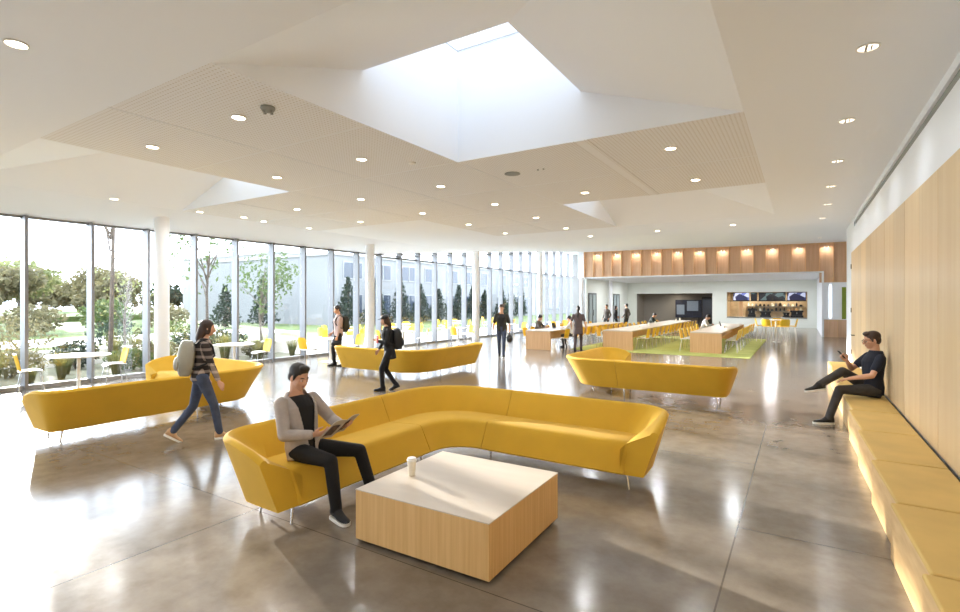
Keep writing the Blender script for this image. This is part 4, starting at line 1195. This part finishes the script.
# ------------------------------------------------------------------ kitchen and alcove
ck = empty('service_counter', (0, 0, 0), 0, 'white service counter under the dark menu screens of the kitchen', 'counter')
m = MB(); m.box((-4.7, YK-.02, 0), (.34, YK-.001, .70)); m.build('front_panel', M['pale_wall'], ck)
m = MB(); m.box((-4.72, YK-.10, .665), (.36, YK+.6, .72)); m.build('worktop', M['steel'], ck, bevel=.005)
for k, (a, b, sm, txt) in enumerate([(-4.35, -3.25, 'screenA', 'leftmost menu screen with pale blue pictures above the counter'), (-3.15, -2.75, 'screenB', 'narrow dark menu screen second from the left above the counter'),
                                 (-2.65, -.95, 'screenB', 'wide dark menu screen in the middle above the counter'), (-.85, .30, 'screenC', 'rightmost menu screen with bluish picture above the counter')]):
    t = empty('menu_screen', ((a+b)/2, YK+.32, 2.23), 0, txt, 'screen', 'menu screens above the kitchen counter')
    w_ = (b-a)/2
    m = MB(); m.box((-w_, 0, -.30), (w_, .05, .30)); m.build('housing', M['dark'], t)
    m = MB(); m.box((-w_+.03, -.006, -.27), (w_-.03, 0, .27)); m.build('display', M[sm], t)
hd = MB(); hd.box((-4.7, YK+.25, 1.88), (.34, YK+.6, 1.93)); tag(hd.build('screen_rail', M['dark']), 'dark rail below the menu screens of the kitchen', 'rail')
for (z, n_) in ((1.15, 0), (1.5, 1)):
    m = MB(); m.box((-3.6, YK+2.0, z-.03), (.2, YK+2.38, z))
    tag(m.build('kitchen_shelf', M['steel']), '%s steel shelf on the kitchen back wall' % ('lower', 'upper')[n_], 'shelf')
rk = random.Random(3)
CO = [M['dark'], M['chalk'], M['steel'], M['oak_end'], M['brass'], M['cup'], M['winglass']]
jar0 = {}
for z, row_, nn in ((1.15, 'lower', 14), (1.5, 'upper', 14)):
    for k in range(nn):
        h = rk.uniform(.12, .28); r_ = rk.uniform(.05, .10)
        m = MB(); m.lathe([(r_, 0), (r_, h*.7), (r_*.45, h*.85), (r_*.45, h), (.001, h)], 12)
        tag(m.build('storage_jar', CO[rk.randrange(len(CO))], smooth=True, loc=(-3.45+.265*k, YK+2.18, z)), 'jar on the %s kitchen shelf, %s from the left' % (row_, ORD[k]), 'jar', 'jars on the kitchen shelves')
for x, w_, h, txt in ((-3.1, .5, .62, 'tall dark coffee grinder'), (-2.2, .7, .42, 'dark espresso machine'), (-.9, .45, .36, 'small dark juicer'), (-.25, .8, .5, 'wide dark oven')):
    t = empty('kitchen_machine', (x, YK+.42, .72), 0, txt + ' standing on the steel worktop', 'kitchen machine', 'machines on the kitchen worktop')
    m = MB(); m.box((-w_/2, -.15, 0), (w_/2, .15, h*.3)); m.box((-w_/2+.05, 0, h*.3), (w_/2-.05, .15, h*.75)); m.box((-w_/2, -.15, h*.75), (w_/2, .15, h)); m.build('body', M['dark'], t, bevel=.01)
    m = MB(); m.tube([(0, -.12, h*.75), (0, -.12, h*.5)], .025, 10); m.build('spout', M['steel'], t)
m = MB(); m.box((-3.95, YK+.62, 0), (-3.72, YK+.85, 2.5)); tag(m.build('timber_post', M['oak_end']), 'brown timber post at the left of the kitchen opening', 'post')
# alcove: dark poster board and tall dark cabinet
t = empty('notice_board', (-7.75, YK+1.6, 0), 0, 'dark blue display board standing in the grey alcove', 'board')
m = MB(); m.box((-1.0, 0, .55), (1.0, .06, 2.0)); m.build('panel', M['poster'], t, bevel=.005)
m = MB(); m.box((-.1, -.012, 1.1), (.75, 0, 1.9)); m.box((-.9, -.012, .8), (-.3, 0, 1.6)); m.build('picture', M['far_glazed'], t)
for s in (-.8, .8):
    m = MB(); m.box((s-.04, 0, 0), (s+.04, .06, .55)); m.build('leg', M['dark'], t)
t = empty('vending_cabinet', (-6.25, YK+1.7, 0), 0, 'tall black cabinet at the right side of the grey alcove', 'cabinet')
m = MB(); m.box((-.45, -.3, 0), (.45, .3, 2.2)); m.build('body', M['dark'], t, bevel=.01)
m = MB(); m.box((-.38, -.31, .6), (.38, -.30, 2.0)); m.build('front_glass', M['winglass'], t)


# ------------------------------------------------------------------ outside the glass
m = MB(); m.box((-160, -60, -.6), (XL-.25, 170, -.10)); tag(m.build('ground_lawn', M['lawn']), kind='structure')
m = MB(); m.box((-19.5, 12.4, -.2), (XL-.12, 60, -.04)); tag(m.build('ground_terrace', M['paving']), kind='structure')
m = MB(); m.box((-24.5, -20, -.2), (XL-.12, 12.3, -.05)); tag(m.build('ground_planting_bed', M['bed']), kind='structure')
m = MB(); m.box((-33, -60, -.2), (-27.5, 22, -.07)); tag(m.build('path', M['paving']), kind='structure')
m = MB(); m.box((-160, -60, -.2), (-60, 30, .4)); tag(m.build('hill', M['lawn']), kind='structure')
# low concrete planter walls
def lowwall(x0, y0, x1, y1, h, lab):
    m = MB(); m.box((x0, y0, -.1), (x1, y1, h)); tag(m.build('garden_wall', M['paving'], bevel=.02), lab, 'low wall')
lowwall(-19.0, 1.0, -18.55, 9.0, .42, 'low pale concrete wall in the garden behind the leftmost round table')
lowwall(-17.2, 9.6, -16.8, 13.4, .40, 'low pale concrete wall in the garden left of the terrace')

rl = random.Random(11)
def leaf_cloud(mb, c, r, n, size, flat=.0):
    for _ in range(n):
        while True:
            p = V((rl.uniform(-1, 1), rl.uniform(-1, 1), rl.uniform(-1, 1)))
            if p.length <= 1: break
        p = V((p.x*r[0], p.y*r[1], p.z*r[2])) + V(c)
        a = V((rl.gauss(0, 1), rl.gauss(0, 1), rl.gauss(0, 1)+flat)).normalized()
        b = a.cross(V((rl.gauss(0, 1), rl.gauss(0, 1), rl.gauss(0, 1)))).normalized()
        cc = a.cross(b); s = size*rl.uniform(.6, 1.3)
        mb.add([p-b*s, p+cc*s*.5, p+b*s, p-cc*s*.5], [(0, 1, 2, 3)])
def tree(x, y, h, cr, leaf, label, n=1500, size=.12, group='trees beyond the lawn', trunk=.10, bare=.35, cone=False, loose=0):
    t = empty('tree', (x, y, -.1), rl.uniform(0, 6), label, 'tree', group)
    m = MB()
    th = h*bare if not cone else h*.2
    m.tube([(0, 0, 0), (rl.uniform(-.1, .1), rl.uniform(-.1, .1), th), (rl.uniform(-.2, .2), rl.uniform(-.2, .2), h*.8)], [trunk, trunk*.7, trunk*.2], 8)
    tips = []
    for k in range(9 if not cone else 0):
        a = rl.uniform(0, 2*PI); z0 = th*rl.uniform(.75, 1.5); e = V((math.cos(a)*cr*rl.uniform(.4, .9), math.sin(a)*cr*rl.uniform(.4, .9), min(h*.95, z0 + h*rl.uniform(.15, .45))))
        m.tube([(0, 0, z0), (e.x*.4, e.y*.4, z0+(e.z-z0)*.5), tuple(e)], [trunk*.4, trunk*.25, trunk*.08], 6); tips.append(e)
    m.build('trunk', M['bark'], t, smooth=True)
    m = MB()
    if cone:
        for k in range(10):
            f = k/9.; leaf_cloud(m, (0, 0, h*(.12+.83*f)), (cr*(1-f*.86), cr*(1-f*.86), h*.09), int(n/10*(1.3-f)), size)
    else:
        for e in tips: leaf_cloud(m, tuple(e), (cr*.42, cr*.42, h*.15), n//12, size)
        leaf_cloud(m, (0, 0, th + (h-th)*.6), (cr*.7, cr*.7, (h-th)*.38), n//4, size)
    m.build('foliage', leaf, t, fix=False)
    return t
TL = ['left', 'middle', 'right']
# hazy trees at the left, beyond the garden
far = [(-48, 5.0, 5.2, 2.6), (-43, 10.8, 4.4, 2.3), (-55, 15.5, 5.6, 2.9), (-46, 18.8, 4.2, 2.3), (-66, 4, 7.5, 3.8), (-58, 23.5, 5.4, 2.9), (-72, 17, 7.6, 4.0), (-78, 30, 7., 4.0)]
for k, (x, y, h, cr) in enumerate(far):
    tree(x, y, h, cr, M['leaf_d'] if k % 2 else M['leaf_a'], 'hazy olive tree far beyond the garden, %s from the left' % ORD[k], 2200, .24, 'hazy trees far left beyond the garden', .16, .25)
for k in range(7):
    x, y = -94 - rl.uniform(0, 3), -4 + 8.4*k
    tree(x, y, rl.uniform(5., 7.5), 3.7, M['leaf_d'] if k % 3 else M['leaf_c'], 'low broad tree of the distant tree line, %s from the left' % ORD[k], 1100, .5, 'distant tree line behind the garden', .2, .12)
# young trees near the glass
tree(-20.5, 8.7, 4.3, 1.0, M['leaf_a'], 'slender half-bare young tree behind the second window', 260, .07, 'young trees near the glass', .05, .3)
tree(-17.6, 10.05, 5.6, 1.5, M['leaf_b'], 'young leafy tree behind the walking woman', 620, .08, 'young trees near the glass', .06, .42)
tree(-22., 15.2, 4.6, 1.6, M['leaf_b'], 'bright green round tree on the lawn before the grey building', 900, .10, 'young trees near the glass', .07, .3)
tree(-17.2, 6.9, 6.6, 1.7, M['leaf_d'], 'tall tree with thin overhanging branches beside the first column', 300, .07, 'young trees near the glass', .07, .62)
# conifers in front of the building
for k in range(13):
    y = 22.6 + 2.9*k; x = -29.8 + rl.uniform(-.4, .4) if y > 27.5 else -37 + rl.uniform(-1, 1)
    tree(x, y, rl.uniform(2.9, 4.3), rl.uniform(1.0, 1.35), M['leaf_c'], 'dark conifer before the grey building, %s from the left' % ORD[k], 1100, .15, 'dark conifers before the grey building', .10, cone=True)
# shrubs
def shrub(x, y, r, h, leaf, label, group, n=500, size=.06):
    m = MB()
    t = empty('shrub', (x, y, -.06), 0, label, 'shrub', group)
    for k in range(5):
        a = rl.uniform(0, 2*PI); m.tube([(0, 0, 0), (math.cos(a)*r*.4, math.sin(a)*r*.4, h*.7)], [.015, .006], 5)
    m.build('stem', M['bark'], t)
    m = MB(); leaf_cloud(m, (0, 0, h*.55), (r, r, h*.5), n, size)
    m.build('foliage', leaf, t, fix=False)
gs = 'shrubs in the planting bed outside the left windows'
sp = [(-16.2, 3.0, .7, .9), (-16.9, 4.6, .8, .7), (-17.6, 6.2, .6, .8), (-16.0, 6.9, .6, .6), (-17.0, 8.0, .7, .75), (-19.2, 10.5, .7, .8), (-20.6, 3.6, 1.0, 1.3), (-21.8, 6.0, 1.1, 1.5), (-22.4, 9.2, 1.0, 1.2), (-22.6, 11.6, 1.0, 1.1), (-15.9, 10.8, .5, .55), (-19.8, 12.0, .9, .8)]
for k, (x, y, r, h) in enumerate(sp):
    shrub(x, y, r, h, [M['leaf_b'], M['leaf_d'], M['leaf_c']][k % 3], 'leafy shrub in the planting bed outside the left windows', gs, 700, .07)
for k in range(5):
    shrub(-35.5 - rl.uniform(0, 2), 4.5 + 3.3*k, 1.45, rl.uniform(1.5, 2.3), [M['leaf_d'], M['leaf_b']][k % 2], 'rounded bush beyond the pale garden path', 'bushes beyond the garden path', 900, .14)
# ornamental grass clumps
gm = MB()
for k in range(150):
    a = rl.uniform(0, 2*PI); l = rl.uniform(.45, .85); ln = rl.uniform(.12, .42)
    b = V((math.cos(a)*.07, math.sin(a)*.07, 0)); d = V((math.cos(a), math.sin(a), 0)); s = V((-math.sin(a), math.cos(a), 0))*.008
    p1 = b + d*ln*.35*l + V((0, 0, l*.62)); p2 = b + d*ln*l + V((0, 0, l))
    gm.add([b-s, b+s, p1+s*.8, p1-s*.8, p2], [(0, 1, 2, 3), (3, 2, 4)])
g0 = None
gp_ = [(-15.1, 2.2), (-15.3, 3.4), (-15.0, 4.4), (-15.6, 5.2), (-15.1, 6.2), (-15.3, 7.5), (-15.0, 8.6), (-15.5, 9.4), (-15.2, 10.4), (-15.9, 4.0), (-16.5, 5.6), (-16.2, 8.9), (-17.7, 3.6), (-17.9, 7.3), (-16.3, 11.6), (-15.2, 11.7), (-18.3, 11.2), (-15.7, 1.5), (-20.6, 9.0), (-19.5, 6.2)]
for (x, y) in gp_:
    if g0 is None:
        g0 = gm.build('ornamental_grass', M['straw'], loc=(x, y, -.06), fix=False); o = g0
        tag(g0, 'feathery ornamental grass clump in the bed outside the left windows', 'grass', 'ornamental grass clumps outside the left windows')
    else:
        o = g0.copy(); COL.objects.link(o); o.location = (x, y, -.06)
    o.rotation_euler = (0, 0, rl.uniform(0, 6)); s = rl.uniform(.85, 1.35); o.scale = (s, s, s*rl.uniform(.8, 1.1))
# terrace tables and chairs
TG = 'yellow chairs on the sunny terrace outside the glass'
for k, (x, y) in enumerate([(-16.1, 14.8), (-17.9, 16.6), (-16.0, 18.4), (-17.8, 20.6), (-16.1, 22.8), (-17.9, 25.4), (-16.2, 28.0), (-18.2, 31.)]):
    t = bistro(x, y, 'white round table on the terrace outside, %s from the left' % ORD[k], .45); t.location.z = -.04; t['group'] = 'white tables on the terrace outside'
    for a in (20, 110, 200, 290):
        a2 = R(a + rl.uniform(-15, 15))
        c_ = chair(x + .78*math.cos(a2), y + .78*math.sin(a2), a2 + PI/2, 'yellow chair on the sunny terrace outside the glass wall', TG); c_.location.z = -.04
# buildings
def building(x0, x1, y0, y1, h, m_, label, rows, dy, wy, y_off=0., parapet=.18):
    t = empty('building', (0, 0, 0), 0, label, 'building', 'grey buildings beyond the lawn')
    m = MB(); m.box((x0, y0, -.2), (x1, y1, h)); m.build('wall', m_, t)
    m = MB(); m.box((x0-.1, y0-.1, h), (x1+.1, y1+.1, h+parapet)); m.build('parapet', M['facade2'], t)
    for (z0, z1) in rows:
        y = y0 + y_off
        while y + wy < y1:
            m = MB(); m.box((x1-.02, y, z0), (x1+.05, y+wy, z1)); m.box((x1-.02, y+wy*.48, z0), (x1+.09, y+wy*.52, z1)); wo = m.build('window', M['facade2'], t)
            m = MB(); m.box((x1+.05, y+.08, z0+.08), (x1+.06, y+wy*.48, z1-.08)); m.box((x1+.05, y+wy*.52, z0+.08), (x1+.06, y+wy-.08, z1-.08)); m.build('pane', M['winglass'], wo)
            y += dy
building(-52, -32, 28.6, 96, 5.65, M['facade'], 'long pale grey two-storey building with dark windows behind the conifers', [(3.75, 5.2), (.5, 2.5)], 3.6, 2.2, 1.0)
building(-75, -53, 39.2, 60, 7.7, M['facade2'], 'blank-walled pale block left of the windowed building', [], 3, 1)
building(-100, -80, 54, 75, 9.3, M['facade'], 'lower grey block with two windows at the left of the buildings', [(4.6, 7.6)], 4.4, 3.0, .8)


# ------------------------------------------------------------------ light
sun = bpy.data.lights.new('sun', 'SUN'); sun.energy = 8.; sun.angle = R(1.2); sun.color = (1., .965, .91)
so = bpy.data.objects.new('sun', sun); COL.objects.link(so)
el, az = R(13.), R(-15.)
dv = V((math.cos(el)*math.cos(az), math.cos(el)*math.sin(az), -math.sin(el)))
so.rotation_euler = dv.to_track_quat('-Z', 'Y').to_euler()
so.location = (-30, 20, 20)
wd = bpy.data.worlds.new('world'); SC.world = wd; wd.use_nodes = True
N = wd.node_tree.nodes; bg = N['Background']; bg.inputs['Color'].default_value = (.76, .87, 1., 1); bg.inputs['Strength'].default_value = 5.6
# portal that only guides sampling of the sky through the glass wall
pl = bpy.data.lights.new('window_portal', 'AREA'); pl.shape = 'RECTANGLE'; pl.size = 42; pl.size_y = 4.6; pl.cycles.is_portal = True
po = bpy.data.objects.new('window_portal', pl); COL.objects.link(po); po.location = (XL-.2, 15., 2.2)
po.rotation_euler = V((1, 0, 0)).to_track_quat('-Z', 'Z').to_euler()
SC.view_settings.view_transform = 'Standard'
try: SC.view_settings.look = 'None'
except Exception: pass
SC.view_settings.exposure = .82
SC.view_settings.gamma = 1.
SC.view_settings.use_curve_mapping = False
SC.cycles.use_denoising = True
SC.cycles.max_bounces = 10
SC.cycles.diffuse_bounces = 5
SC.cycles.transparent_max_bounces = 16
SC.cycles.caustics_reflective = True
SC.cycles.blur_glossy = .4
SC.cycles.sample_clamp_indirect = 12.
SC.cycles.caustics_refractive = False
